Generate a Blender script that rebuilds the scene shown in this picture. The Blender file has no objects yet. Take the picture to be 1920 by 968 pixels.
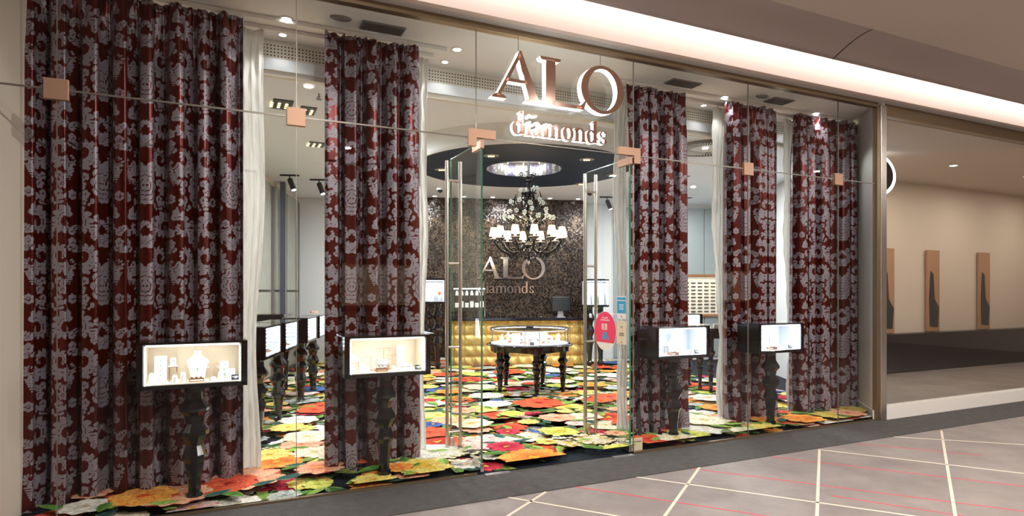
import bpy, math, random
import numpy as np
from math import pi, sin, cos, radians, atan2, sqrt
random.seed(7); rng = np.random.default_rng(7)
SC = bpy.context.scene
COL = SC.collection

# ------------------------------------------------------------ camera, world, exposure
EYE, FPX, HORIZON = 1.5, 1150.0, 547.0
cam = bpy.data.cameras.new('camera'); camo = bpy.data.objects.new('camera', cam); COL.objects.link(camo)
camo.location = (0, 0, EYE); camo.rotation_euler = (pi/2, 0, 0)
cam.sensor_width = 36; cam.lens = 36*FPX/1920; cam.shift_y = (HORIZON-484)/1920
cam.clip_start = .05; cam.clip_end = 100
SC.camera = camo
SC.view_settings.view_transform = 'Standard'; SC.view_settings.look = 'None'
SC.view_settings.exposure = 0.15; SC.view_settings.gamma = 1
SC.view_settings.use_curve_mapping = False
W = bpy.data.worlds.new('world'); SC.world = W; W.use_nodes = True
W.node_tree.nodes['Background'].inputs[0].default_value = (1, 1, 1, 1)
W.node_tree.nodes['Background'].inputs[1].default_value = 1.0
SC.cycles.max_bounces = 10; SC.cycles.transparent_max_bounces = 24
SC.cycles.caustics_reflective = False; SC.cycles.caustics_refractive = False
SC.cycles.sample_clamp_indirect = 6
SC.cycles.use_denoising = True
POW_ROOM, POW_WINDOW, POW_CASE, POW_COVE, POW_MALL = 36, 9, .6, 3.0, 125

# ------------------------------------------------------------ frames of reference
P0 = (-.2405, 5.029); S = (.9046, .4263); N = (-.4263, .9046); AS = atan2(S[1], S[0])   # glass line
R = (.9921, .1251); D = (-.1251, .9921); AI = atan2(R[1], R[0])                       # back of the shop
def F(t, o, z=0.): return (P0[0]+t*S[0]+o*N[0], P0[1]+t*S[1]+o*N[1], z)
def I(a, b, z=0.): return (a*R[0]+b*D[0], a*R[1]+b*D[1], z)
def to_t(u, o=0.):
    k = (u-960)/FPX; x0 = P0[0]+o*N[0]; y0 = P0[1]+o*N[1]
    return (k*y0-x0)/(S[0]-k*S[1])
def floor_xy(u, v):
    Y = EYE*FPX/(v-HORIZON); return ((u-960)/FPX*Y, Y)
def ray(u, Y): return ((u-960)/FPX*Y, Y)

# ------------------------------------------------------------ materials
MAT = {}
def mat(name, col=(.5,.5,.5), rough=.5, metal=0., emit=None, es=0., coat=0., sheen=0., alpha=1., spec=.5, bump=None, noise=None):
    m = bpy.data.materials.new(name); m.use_nodes = True; nt = m.node_tree; b = nt.nodes['Principled BSDF']
    b.inputs['Base Color'].default_value = (*col, 1); b.inputs['Roughness'].default_value = rough
    b.inputs['Metallic'].default_value = metal; b.inputs['Coat Weight'].default_value = coat
    b.inputs['Sheen Weight'].default_value = sheen; b.inputs['Specular IOR Level'].default_value = spec
    if emit: b.inputs['Emission Color'].default_value = (*emit, 1); b.inputs['Emission Strength'].default_value = es
    tc = None
    if noise or bump:
        tc = nt.nodes.new('ShaderNodeTexCoord')
    if noise:   # (scale, second colour, amount)
        n = nt.nodes.new('ShaderNodeTexNoise'); n.inputs['Scale'].default_value = noise[0]; n.inputs['Detail'].default_value = 5
        nt.links.new(tc.outputs['Object'], n.inputs['Vector'])
        r = nt.nodes.new('ShaderNodeValToRGB'); r.color_ramp.elements[0].position = .5-noise[2]/2; r.color_ramp.elements[1].position = .5+noise[2]/2
        r.color_ramp.elements[0].color = (*col, 1); r.color_ramp.elements[1].color = (*noise[1], 1)
        nt.links.new(n.outputs['Fac'], r.inputs[0]); nt.links.new(r.outputs[0], b.inputs['Base Color'])
    if bump:    # (scale, strength, stretch vector)
        n = nt.nodes.new('ShaderNodeTexNoise'); n.inputs['Scale'].default_value = bump[0]; n.inputs['Detail'].default_value = 4
        mp = nt.nodes.new('ShaderNodeMapping'); mp.inputs['Scale'].default_value = bump[2] if len(bump) > 2 else (1,1,1)
        nt.links.new(tc.outputs['Object'], mp.inputs[0]); nt.links.new(mp.outputs[0], n.inputs['Vector'])
        bp = nt.nodes.new('ShaderNodeBump'); bp.inputs['Strength'].default_value = bump[1]; bp.inputs['Distance'].default_value = .01
        nt.links.new(n.outputs['Fac'], bp.inputs['Height']); nt.links.new(bp.outputs[0], b.inputs['Normal'])
    MAT[name] = m; return m
def glass_mat(name, tint=(.97,.985,.98), ior=1.38):
    m = bpy.data.materials.new(name); m.use_nodes = True; nt = m.node_tree; nt.nodes.clear()
    out = nt.nodes.new('ShaderNodeOutputMaterial'); mx = nt.nodes.new('ShaderNodeMixShader')
    tr = nt.nodes.new('ShaderNodeBsdfTransparent'); gl = nt.nodes.new('ShaderNodeBsdfGlossy'); fr = nt.nodes.new('ShaderNodeFresnel')
    tr.inputs[0].default_value = (*tint, 1); gl.inputs['Roughness'].default_value = 0.0; gl.inputs['Color'].default_value = (1,1,1,1)
    fr.inputs['IOR'].default_value = ior
    ge = nt.nodes.new('ShaderNodeNewGeometry'); inv = nt.nodes.new('ShaderNodeMath'); inv.operation = 'SUBTRACT'; inv.inputs[0].default_value = 1   # only the side a ray enters by reflects
    ml = nt.nodes.new('ShaderNodeMath'); ml.operation = 'MULTIPLY'; nt.links.new(ge.outputs['Backfacing'], inv.inputs[1]); nt.links.new(fr.outputs[0], ml.inputs[0]); nt.links.new(inv.outputs[0], ml.inputs[1])
    nt.links.new(ml.outputs[0], mx.inputs[0]); nt.links.new(tr.outputs[0], mx.inputs[1]); nt.links.new(gl.outputs[0], mx.inputs[2])
    nt.links.new(mx.outputs[0], out.inputs[0]); MAT[name] = m; return m
glass_mat('glass'); glass_mat('case_glass', (.99,.995,1.), 1.3)
mat('glass_edge', (.02,.16,.09), .15, spec=.8)
mat('seam', (.22,.20,.17), .35, .4)
mat('plaster_white', (.84,.83,.81), .6); mat('plaster_cool', (.66,.69,.70), .5); mat('ceiling_paint', (.76,.81,.87), .5); mat('plaster_beige', (.66,.58,.51), .6)
mat('fascia', (.76,.63,.57), .55); mat('soffit_out', (.62,.60,.58), .5)
mat('canopy', (.42,.36,.35), .45); mat('mall_ceiling', (.58,.51,.45), .6)
mat('bronze', (.30,.23,.15), .35, .8); mat('steel', (.62,.59,.54), .28, 1., bump=(60,.05,(1,1,.05)))
mat('copper', (.42,.26,.18), .5, .6); mat('rose_mirror', (.72,.50,.42), .08, 1.)
mat('sign_light', (1,1,1), .5, emit=(.93,1,1), es=1.5)
mat('black_gloss', (.005,.005,.007), .10, coat=.15); mat('black_satin', (.012,.012,.016), .35)
mat('black_metal', (.02,.02,.022), .4, .3)
mat('white_leather', (.82,.81,.79), .45); mat('cream', (.80,.74,.62), .55); mat('case_lining', (.80,.72,.60), .6)
mat('case_lining_white', (.62,.65,.70), .5)
mat('rose_wire', (.65,.36,.22), .25, .9); mat('silver', (.75,.76,.80), .15, 1.); mat('emerald', (.02,.42,.25), .08, spec=1.)
mat('gold', (.75,.5,.18), .25, 1.); mat('ruby', (.8,.2,.05), .3)
mat('led', (1,1,1), .5, emit=(.88,.94,1.), es=9.); mat('led_soft', (1,1,1), .5, emit=(.95,.97,1.), es=3.0)
mat('lens', (1,1,1), .3, emit=(1,.97,.92), es=14.); mat('lens_warm', (1,.8,.5), .3, emit=(1,.72,.30), es=3.)
mat('shade', (1,.93,.8), .6, emit=(1,.78,.42), es=1.7); mat('candle', (1,.95,.85), .5, emit=(1,.9,.7), es=1.8)
mat('white_flower', (.80,.88,.84), .25, spec=.7); mat('vent_dark', (.10,.09,.085), .6); mat('vent_grey', (.22,.21,.21), .5)
mat('drum', (.007,.018,.042), .6, spec=.15); mat('panel_fabric', (.31,.32,.26), .24, coat=.2, bump=(8,.1,(6,6,.4)), noise=(5,(.26,.27,.23),.5)); mat('panel_cool', (.30,.35,.36), .2, coat=.3)
mat('post_steel', (.16,.18,.24), .3, .7); mat('skirting', (.68,.66,.63), .4); mat('strip_carpet', (.045,.043,.042), .95, noise=(14,(.075,.07,.067),.6), bump=(160,.5))
mat('line_white', (.62,.55,.45), .7); mat('line_pink', (.62,.06,.10), .7)
mat('poster_skin', (.42,.24,.15), .5); mat('poster_dark', (.03,.03,.035), .5); mat('neighbour_black', (.012,.012,.014), .3)
mat('red_plastic', (.78,.03,.10), .45); mat('paper_white', (.72,.70,.66), .6); mat('paper_cream', (.66,.56,.40), .6)
mat('paper_blue', (.02,.30,.50), .5); mat('ink', (.02,.02,.02), .6); mat('ink_white', (.9,.9,.9), .6); mat('pink_light', (.85,.45,.42), .5)
mat('exit_green', (.02,.55,.18), .4, emit=(.05,.9,.3), es=.9); mat('screen_back', (.03,.032,.036), .3); mat('alu', (.6,.6,.62), .3, .8)
mat('wood_warm', (.30,.13,.05), .5); mat('lit_beige', (.8,.6,.4), .6, emit=(1,.66,.36), es=.55)
mat('gold_velvet', (.66,.47,.14), .34, .3, sheen=.6, noise=(3,(.52,.35,.08),.8))
mat('counter_top', (.012,.013,.02), .12, coat=.4)

def nodes_of(m): return m.node_tree, m.node_tree.nodes['Principled BSDF']
def curtain_material():
    m = mat('damask', rough=.34); nt, b = nodes_of(m)
    at = nt.nodes.new('ShaderNodeAttribute'); at.attribute_name = 'weave'
    mr = nt.nodes.new('ShaderNodeMapRange'); mr.inputs[1].default_value = .40; mr.inputs[2].default_value = .60
    nt.links.new(at.outputs['Fac'], mr.inputs[0])
    def mix(a, c, sock):
        mx = nt.nodes.new('ShaderNodeMix'); mx.data_type = 'RGBA' if isinstance(a, tuple) else 'FLOAT'
        nt.links.new(mr.outputs[0], mx.inputs[0])
        if isinstance(a, tuple):
            mx.inputs[6].default_value = (*a, 1); mx.inputs[7].default_value = (*c, 1); nt.links.new(mx.outputs[2], b.inputs[sock])
        else:
            mx.inputs[2].default_value = a; mx.inputs[3].default_value = c; nt.links.new(mx.outputs[0], b.inputs[sock])
    mix((.085,.0075,.007), (.265,.23,.275), 'Base Color'); mix(.62, .35, 'Metallic'); mix(.28, .42, 'Roughness')
curtain_material()
def sheer_material():
    m = mat('sheer', (.86,.85,.83), .7, bump=(22,1.0,(3,3,.6))); nt, b = nodes_of(m)
    b.inputs['Transmission Weight'].default_value = 0.
    out = nt.nodes['Material Output']; tl = nt.nodes.new('ShaderNodeBsdfTranslucent'); tl.inputs[0].default_value = (.9,.9,.88,1)
    mx = nt.nodes.new('ShaderNodeMixShader'); mx.inputs[0].default_value = .5
    nt.links.new(b.outputs[0], mx.inputs[1]); nt.links.new(tl.outputs[0], mx.inputs[2]); nt.links.new(mx.outputs[0], out.inputs[0])
sheer_material()
def mosaic_material():
    m = mat('mosaic', rough=.22); nt, b = nodes_of(m)
    tc = nt.nodes.new('ShaderNodeTexCoord')
    mp = nt.nodes.new('ShaderNodeMapping'); mp.inputs['Rotation'].default_value = (pi/2, 0, 0)
    nt.links.new(tc.outputs['Object'], mp.inputs[0])
    br = nt.nodes.new('ShaderNodeTexBrick'); br.offset = 0; br.inputs['Scale'].default_value = 1
    br.inputs['Brick Width'].default_value = .028; br.inputs['Row Height'].default_value = .028; br.inputs['Mortar Size'].default_value = .0028
    br.inputs['Mortar Smooth'].default_value = .2; br.inputs['Bias'].default_value = -.1
    br.inputs['Color1'].default_value = (.022,.017,.014,1); br.inputs['Color2'].default_value = (.17,.135,.10,1); br.inputs['Mortar'].default_value = (.012,.010,.010,1)
    nt.links.new(mp.outputs[0], br.inputs['Vector'])
    n = nt.nodes.new('ShaderNodeTexNoise'); n.inputs['Scale'].default_value = 5.5; n.inputs['Detail'].default_value = 6; n.inputs['Distortion'].default_value = 1.5
    nt.links.new(tc.outputs['Object'], n.inputs['Vector'])
    r = nt.nodes.new('ShaderNodeValToRGB'); r.color_ramp.elements[0].position = .42; r.color_ramp.elements[1].position = .62
    r.color_ramp.elements[0].color = (.55,.55,.60,1); r.color_ramp.elements[1].color = (1.15,1.08,1.0,1)
    mx = nt.nodes.new('ShaderNodeMix'); mx.data_type = 'RGBA'; mx.blend_type = 'MULTIPLY'; mx.inputs[0].default_value = 1
    nt.links.new(n.outputs['Fac'], r.inputs[0]); nt.links.new(br.outputs['Color'], mx.inputs[6]); nt.links.new(r.outputs[0], mx.inputs[7])
    nt.links.new(mx.outputs[2], b.inputs['Base Color'])
    # tiles tilt a little one by one: sparkle
    wn = nt.nodes.new('ShaderNodeTexWhiteNoise'); sn = nt.nodes.new('ShaderNodeVectorMath'); sn.operation = 'SNAP'; sn.inputs[1].default_value = (.028,.028,.028)
    nt.links.new(tc.outputs['Object'], sn.inputs[0]); nt.links.new(sn.outputs[0], wn.inputs['Vector'])
    sub = nt.nodes.new('ShaderNodeVectorMath'); sub.operation = 'SUBTRACT'; sub.inputs[1].default_value = (.5,.5,.5)
    sc = nt.nodes.new('ShaderNodeVectorMath'); sc.operation = 'SCALE'; sc.inputs['Scale'].default_value = .11
    ge = nt.nodes.new('ShaderNodeNewGeometry'); ad = nt.nodes.new('ShaderNodeVectorMath'); ad.operation = 'ADD'; nm = nt.nodes.new('ShaderNodeVectorMath'); nm.operation = 'NORMALIZE'
    nt.links.new(wn.outputs['Color'], sub.inputs[0]); nt.links.new(sub.outputs[0], sc.inputs[0]); nt.links.new(ge.outputs['Normal'], ad.inputs[0]); nt.links.new(sc.outputs[0], ad.inputs[1])
    nt.links.new(ad.outputs[0], nm.inputs[0]); nt.links.new(nm.outputs[0], b.inputs['Normal'])
    b.inputs['Metallic'].default_value = .35
mosaic_material()
def perforated_material():
    m = mat('perforated', (.70,.67,.60), .6); nt, b = nodes_of(m)
    tc = nt.nodes.new('ShaderNodeTexCoord'); sp = nt.nodes.new('ShaderNodeSeparateXYZ'); nt.links.new(tc.outputs['Object'], sp.inputs[0])
    def math_(op, a, c=None, d=None):
        n = nt.nodes.new('ShaderNodeMath'); n.operation = op
        for i, q in enumerate((a, c, d)):
            if q is None: continue
            if isinstance(q, (int, float)): n.inputs[i].default_value = q
            else: nt.links.new(q, n.inputs[i])
        return n.outputs[0]
    P = .029
    fx = math_('SUBTRACT', math_('FRACT', math_('DIVIDE', sp.outputs[0], P)), .5)
    fz = math_('SUBTRACT', math_('FRACT', math_('DIVIDE', sp.outputs[2], P)), .5)
    d = math_('SQRT', math_('ADD', math_('MULTIPLY', fx, fx), math_('MULTIPLY', fz, fz)))
    hole = math_('LESS_THAN', d, .25)
    inb = math_('MULTIPLY', math_('GREATER_THAN', sp.outputs[2], .029), math_('LESS_THAN', sp.outputs[2], .029*8))
    hole = math_('MULTIPLY', hole, inb)
    mx = nt.nodes.new('ShaderNodeMix'); mx.data_type = 'RGBA'; nt.links.new(hole, mx.inputs[0])
    mx.inputs[6].default_value = (.72,.69,.62,1); mx.inputs[7].default_value = (.07,.055,.04,1); nt.links.new(mx.outputs[2], b.inputs['Base Color'])
perforated_material()
def carpet_material():
    m = mat('flower_carpet', rough=.9, spec=.15); nt, b = nodes_of(m)
    at = nt.nodes.new('ShaderNodeAttribute'); at.attribute_name = 'Col'
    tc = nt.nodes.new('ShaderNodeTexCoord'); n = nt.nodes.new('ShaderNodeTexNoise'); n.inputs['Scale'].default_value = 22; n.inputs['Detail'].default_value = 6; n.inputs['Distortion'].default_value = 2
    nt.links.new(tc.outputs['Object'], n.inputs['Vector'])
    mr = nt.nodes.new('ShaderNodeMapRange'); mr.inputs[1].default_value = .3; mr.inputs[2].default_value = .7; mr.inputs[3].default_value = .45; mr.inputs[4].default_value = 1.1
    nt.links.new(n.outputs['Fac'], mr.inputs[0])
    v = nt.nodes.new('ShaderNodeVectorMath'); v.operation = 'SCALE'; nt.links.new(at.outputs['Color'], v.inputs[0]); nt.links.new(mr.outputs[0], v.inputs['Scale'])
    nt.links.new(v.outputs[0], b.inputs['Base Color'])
carpet_material()
def mall_floor_material():
    m = mat('mall_tiles', rough=.55); nt, b = nodes_of(m)
    tc = nt.nodes.new('ShaderNodeTexCoord'); n = nt.nodes.new('ShaderNodeTexNoise'); n.inputs['Scale'].default_value = 2.2; n.inputs['Detail'].default_value = 8; n.inputs['Roughness'].default_value = .7
    nt.links.new(tc.outputs['Object'], n.inputs['Vector'])
    r = nt.nodes.new('ShaderNodeValToRGB'); r.color_ramp.elements[0].position = .35; r.color_ramp.elements[1].position = .7
    r.color_ramp.elements[0].color = (.18,.155,.148,1); r.color_ramp.elements[1].color = (.27,.235,.22,1)
    nt.links.new(n.outputs['Fac'], r.inputs[0]); nt.links.new(r.outputs[0], b.inputs['Base Color'])
mall_floor_material()
def strips_material():
    m = mat('mirror_strips', rough=.12, metal=.85); nt, b = nodes_of(m)
    at = nt.nodes.new('ShaderNodeAttribute'); at.attribute_name = 'Col'; nt.links.new(at.outputs['Color'], b.inputs['Base Color'])
strips_material()

# ------------------------------------------------------------ mesh helper
class MB:
    def __init__(s): s.v = []; s.f = []; s.m = []; s.sm = []
    def add(s, vs, fs, mi=0, smooth=False):
        k = len(s.v); s.v += [tuple(p) for p in vs]; s.f += [tuple(i+k for i in f) for f in fs]; s.m += [mi]*len(fs); s.sm += [smooth]*len(fs)
    def box(s, c, d, rz=0., mi=0, rx=0., taper=1.):
        x, y, z = d[0]/2, d[1]/2, d[2]/2; vs = []
        for k in (-1, 1):
            q = taper if k > 0 else 1.
            for i, j in ((-1,-1),(1,-1),(1,1),(-1,1)):
                a, b_, e = i*x*q, j*y*q, k*z
                b_, e = b_*cos(rx)-e*sin(rx), b_*sin(rx)+e*cos(rx)
                vs.append((c[0]+a*cos(rz)-b_*sin(rz), c[1]+a*sin(rz)+b_*cos(rz), c[2]+e))
        s.add(vs, [(3,2,1,0),(4,5,6,7),(0,1,5,4),(1,2,6,5),(2,3,7,6),(3,0,4,7)], mi)
    def lathe(s, prof, c=(0,0,0), n=24, mi=0, smooth=True, ph=0., axis='z', sq=1.):
        vs = []
        for r, z in prof:
            for i in range(n):
                a = 2*pi*i/n+ph
                p = (r*cos(a), r*sin(a)*sq, z)
                if axis == 'x': p = (z, r*cos(a), r*sin(a))
                if axis == 'y': p = (r*cos(a), z, r*sin(a))
                vs.append((c[0]+p[0], c[1]+p[1], c[2]+p[2]))
        fs = [(j*n+i, j*n+(i+1)%n, (j+1)*n+(i+1)%n, (j+1)*n+i) for j in range(len(prof)-1) for i in range(n)]
        s.add(vs, fs, mi, smooth)
        s.add([vs[i] for i in range(n)], [tuple(range(n-1,-1,-1))], mi); s.add([vs[(len(prof)-1)*n+i] for i in range(n)], [tuple(range(n))], mi)
    def tube(s, pts, r, n=8, mi=0, closed=False):
        P = [np.array(p, float) for p in pts]; m_ = len(P); vs = []
        for i in range(m_):
            if closed: d = P[(i+1)%m_]-P[i-1]
            else: d = P[min(i+1,m_-1)]-P[max(i-1,0)]
            d /= (np.linalg.norm(d)+1e-9); a = np.cross(d, (0,0,1.))
            if np.linalg.norm(a) < .15: a = np.cross(d, (1.,0,0))
            a /= np.linalg.norm(a); b_ = np.cross(d, a); rr = r[i] if hasattr(r, '__len__') else r
            for j in range(n): vs.append(P[i]+rr*(cos(2*pi*j/n)*a+sin(2*pi*j/n)*b_))
        q = m_ if closed else m_-1
        fs = [(i*n+j, i*n+(j+1)%n, ((i+1)%m_)*n+(j+1)%n, ((i+1)%m_)*n+j) for i in range(q) for j in range(n)]
        s.add(vs, fs, mi, True)
        if not closed: s.add(vs[:n], [tuple(range(n-1,-1,-1))], mi); s.add(vs[-n:], [tuple(range(n))], mi)
    def prism(s, poly, z0, z1, mi=0):            # polygon in xy, extruded in z
        n = len(poly); s.add([(*p, z0) for p in poly]+[(*p, z1) for p in poly], [tuple(range(n-1,-1,-1)), tuple(range(n,2*n))]+[(i,(i+1)%n,n+(i+1)%n,n+i) for i in range(n)], mi)
    def plate(s, poly, y0, y1, mi=0):            # polygon in xz, extruded in y (y0 in front)
        n = len(poly); s.add([(p[0], y0, p[1]) for p in poly]+[(p[0], y1, p[1]) for p in poly], [tuple(range(n)), tuple(range(2*n-1,n-1,-1))]+[(i,n+i,n+(i+1)%n,(i+1)%n) for i in range(n)], mi)
    def strip(s, A, B, y0, y1, mi=0):            # ribbon between two xz curves, extruded in y
        for i in range(len(A)-1): s.plate([A[i], A[i+1], B[i+1], B[i]], y0, y1, mi)
    def ball(s, c, r, n=10, mi=0, sc=(1,1,1)):
        prof = [(max(r*sin(pi*k/(n//2)), 1e-5), -r*cos(pi*k/(n//2))) for k in range(n//2+1)]
        k0 = len(s.v); s.lathe(prof, (0,0,0), n, mi)
        for i in range(k0, len(s.v)): p = s.v[i]; s.v[i] = (c[0]+p[0]*sc[0], c[1]+p[1]*sc[1], c[2]+p[2]*sc[2])
    def build(s, name, mats, parent=None, loc=None, rz=0., bevel=0.):
        me = bpy.data.meshes.new(name); me.from_pydata(s.v, [], s.f)
        for m_ in (mats if isinstance(mats, (list, tuple)) else [mats]): me.materials.append(MAT[m_])
        me.polygons.foreach_set('material_index', s.m); me.polygons.foreach_set('use_smooth', s.sm); me.update()
        o = bpy.data.objects.new(name, me); COL.objects.link(o)
        if parent: o.parent = parent
        if loc: o.location = loc
        if rz: o.rotation_euler = (0, 0, rz)
        if bevel: b = o.modifiers.new('bevel', 'BEVEL'); b.width = bevel; b.segments = 2; b.limit_method = 'ANGLE'
        return o
def tag(o, label, cat, group=None):
    o['label'] = label; o['category'] = cat
    if group: o['group'] = group
    return o
def thing(name, label, cat, loc=(0,0,0), rz=0., group=None):
    o = bpy.data.objects.new(name, None); COL.objects.link(o); o.location = loc; o.rotation_euler = (0,0,rz); o.empty_display_size = .1
    return tag(o, label, cat, group)
def struct(o): o['kind'] = 'structure'; return o
def kids(o): return [c for c in bpy.data.objects if c.parent == o]
def dup(root, loc, rz, label, group=None):
    def rec(o, par):
        c = o.copy(); COL.objects.link(c); c.parent = par
        for ch in kids(o): rec(ch, c)
        return c
    r = rec(root, None); r.location = loc; r.rotation_euler = (0,0,rz); r['label'] = label
    if group: r['group'] = group
    return r
def area(name, loc, size, power, col=(1,1,1), rot=(0,0,0), parent=None, shape='SQUARE', sy=None, spread=None):
    l = bpy.data.lights.new(name, 'AREA'); l.energy = power; l.color = col; l.shape = shape; l.size = size
    if sy: l.shape = 'RECTANGLE'; l.size_y = sy
    if spread: l.spread = spread
    o = bpy.data.objects.new(name, l); COL.objects.link(o); o.location = loc; o.rotation_euler = rot
    if parent: o.parent = parent
    return o
def spot(name, loc, power, col, ang, rot=(0,0,0), parent=None, size=.04, blend=.4):
    l = bpy.data.lights.new(name, 'SPOT'); l.energy = power; l.color = col; l.spot_size = ang; l.spot_blend = blend; l.shadow_soft_size = size
    o = bpy.data.objects.new(name, l); COL.objects.link(o); o.location = loc; o.rotation_euler = rot
    if parent: o.parent = parent
    return o

# ------------------------------------------------------------ the setting
ZTOP, ZS, ZC = 3.64, 3.675, 3.41        # glass top, window soffit, shop ceiling
TL, TR = -3.44, 4.93     # ends of the shop's glass
ML, MR = -9., 16.          # ends of the stretch of mall
LW = 2.75                               # left wall offset in shop frame
BACK = 12.9                             # back wall depth in shop frame
def left_wall_at(u):
    k = (u-960)/FPX     # p=-LW R + s D ; X = kY
    return (LW*R[0]-k*LW*R[1])/(D[0]-k*D[1])
sL = 4.02
A_ = F(TL, 0)[:2]; B_ = I(-LW, sL)[:2]; C_ = I(-LW, BACK)[:2]
E_ = F(TR, .02)[:2]; G_ = F(5.55, .72)[:2]
aR = 5.55; H_ = I(aR, BACK)[:2]
H_ = I(6.65, BACK)[:2]
room = [A_, E_, G_, H_, C_, B_]
def wall(name, p, q, z0, z1, m, th=.12, side=-1):
    dx, dy = q[0]-p[0], q[1]-p[1]; L = sqrt(dx*dx+dy*dy); a = atan2(dy, dx)
    b = MB(); b.box((L/2, side*th/2, (z0+z1)/2), (L, th, z1-z0)); return struct(b.build(name, m, None, (p[0], p[1], 0), a))
wall('wall_left', B_, C_, 0, 3.9, 'plaster_beige', side=1)
def i_at(u, b_):
    k = (u-960)/FPX; return (b_*(k*D[1]-D[0]))/(R[0]-k*R[1])
wall('wall_back', C_, H_, 0, 3.9, 'plaster_cool', side=1)
wall('wall_right', H_, G_, 0, 3.9, 'plaster_cool', side=1)
wall('wall_right_reveal', E_, G_, 0, 3.9, 'plaster_white', side=-1)
b = MB(); b.box((.36,.008,.06), (.8,.014,.12)); struct(b.build('baseboard_right', 'skirting', None, (*E_,0), atan2(G_[1]-E_[1], G_[0]-E_[0])))
# ceilings
sof = [F(TL-.02,.02)[:2], F(TR,.02)[:2], F(5.55,.72)[:2], F(5.60,1.02)[:2], F(TL-.35,1.02)[:2]]
b = MB(); b.prism(sof, ZS, ZS+.1); struct(b.build('ceiling_window_soffit', 'plaster_white'))
tf = TL-.3; b = MB(); b.box(((5.6+tf)/2, .03, .18), (5.6-tf, .06, .45)); o = struct(b.build('ceiling_fascia', 'perforated', None, F(0,1.02,ZC-.03+.03), AS))
b = MB(); b.prism([F(TL-.3,1.0)[:2], F(5.6,1.0)[:2], (H_[0]+.1,H_[1]+.2), (C_[0]-.1,C_[1]+.2)], ZC, ZC+.1); struct(b.build('ceiling', 'ceiling_paint'))
# back wall panels + left wall panels
b = MB()
for s0, s1 in ((6.3,9.3),(9.34,10.6),(10.9,11.7),(11.73,12.4),(12.43,BACK-.25)):
    for z0, z1 in ((.1,1.49),(1.53,3.3)):
        b.box((.040, (s0+s1)/2, (z0+z1)/2), (.03, s1-s0-.02, z1-z0))
struct(b.build('trim_left_panels', 'panel_fabric', None, I(-LW,0), AI))
b = MB(); b.box((.0225, (6.3+BACK)/2, 1.65), (.005, BACK-6.3, 3.28)); struct(b.build('trim_left_backing', 'vent_dark', None, I(-LW,0), AI))
kk = (531-960)/FPX; sp_ = (2.62*R[0]-kk*2.62*R[1])/(D[0]-kk*D[1])
b = MB(); b.box((0, 0, 1.70), (.09, .09, 3.40)); struct(b.build('trim_left_post', 'post_steel', None, I(-2.62,sp_), AI))
b = MB()
for u0, u1 in ((1150,1287),(1288.5,1318),(1320,1400),(1402,1500)):
    a0, a1 = i_at(u0, BACK), i_at(u1, BACK); b.box(((a0+a1)/2, -.015, 1.7), (a1-a0, .03, 3.25))
struct(b.build('trim_back_panels', 'panel_cool', None, I(0,BACK), AI))
m0, m1 = i_at(770, BACK-.3), i_at(1093, BACK-.3)
b = MB(); b.box((0, 0, ZC/2), (m1-m0, .08, ZC-.002)); struct(b.build('wall_mosaic', 'mosaic', None, I((m0+m1)/2, BACK-.3), AI))
b = MB(); [b.box((sx*(m1-m0)/2, .15, ZC/2), (.02, .3, ZC-.004)) for sx in (-1, 1)]; struct(b.build('trim_mosaic_sides', 'plaster_cool', None, I((m0+m1)/2, BACK-.3), AI))

# ------------------------------------------------------------ floral carpet
PAL = {
 'pink': ((.72,.42,.40),(.88,.74,.66),(.70,.16,.14)), 'red': ((.55,.03,.02),(.88,.16,.06),(.30,.01,.01)),
 'orange': ((.82,.20,.03),(.95,.48,.10),(.60,.06,.01)), 'yellow': ((.80,.55,.05),(.92,.80,.28),(.70,.28,.02)),
 'cream': ((.72,.62,.40),(.88,.84,.70),(.66,.50,.14)), 'white': ((.66,.63,.55),(.90,.88,.82),(.62,.46,.30)),
 'salmon': ((.80,.26,.14),(.95,.56,.36),(.60,.08,.05)), 'crimson': ((.40,.01,.04),(.72,.06,.10),(.18,.0,.02)),
 'grey': ((.28,.32,.32),(.62,.66,.60),(.20,.24,.24)), 'lime': ((.50,.55,.06),(.78,.78,.20),(.30,.36,.03)), 'blue': ((.02,.05,.22),(.10,.20,.50),(.01,.02,.10))}
CV, CF, CC = [], [], []; cz = [0.0004]
def cpoly(pts, colc, cole, cen):
    n = len(pts); k = len(CV); cz[0] += 2e-6; z = cz[0]
    CV.append((cen[0], cen[1], z)); CC.append(colc)
    for i, p in enumerate(pts): CV.append((p[0], p[1], z)); CC.append(cole[i] if isinstance(cole, list) else cole)
    for i in range(n): CF.append((k, k+1+i, k+1+(i+1)%n))
def lerp(a, b, t): return tuple(a[i]+(b[i]-a[i])*t for i in range(3))
def jit(c, a=.12):
    f = 1+random.uniform(-a, a); return tuple(min(.95, max(0, x*f)) for x in c)
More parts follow.
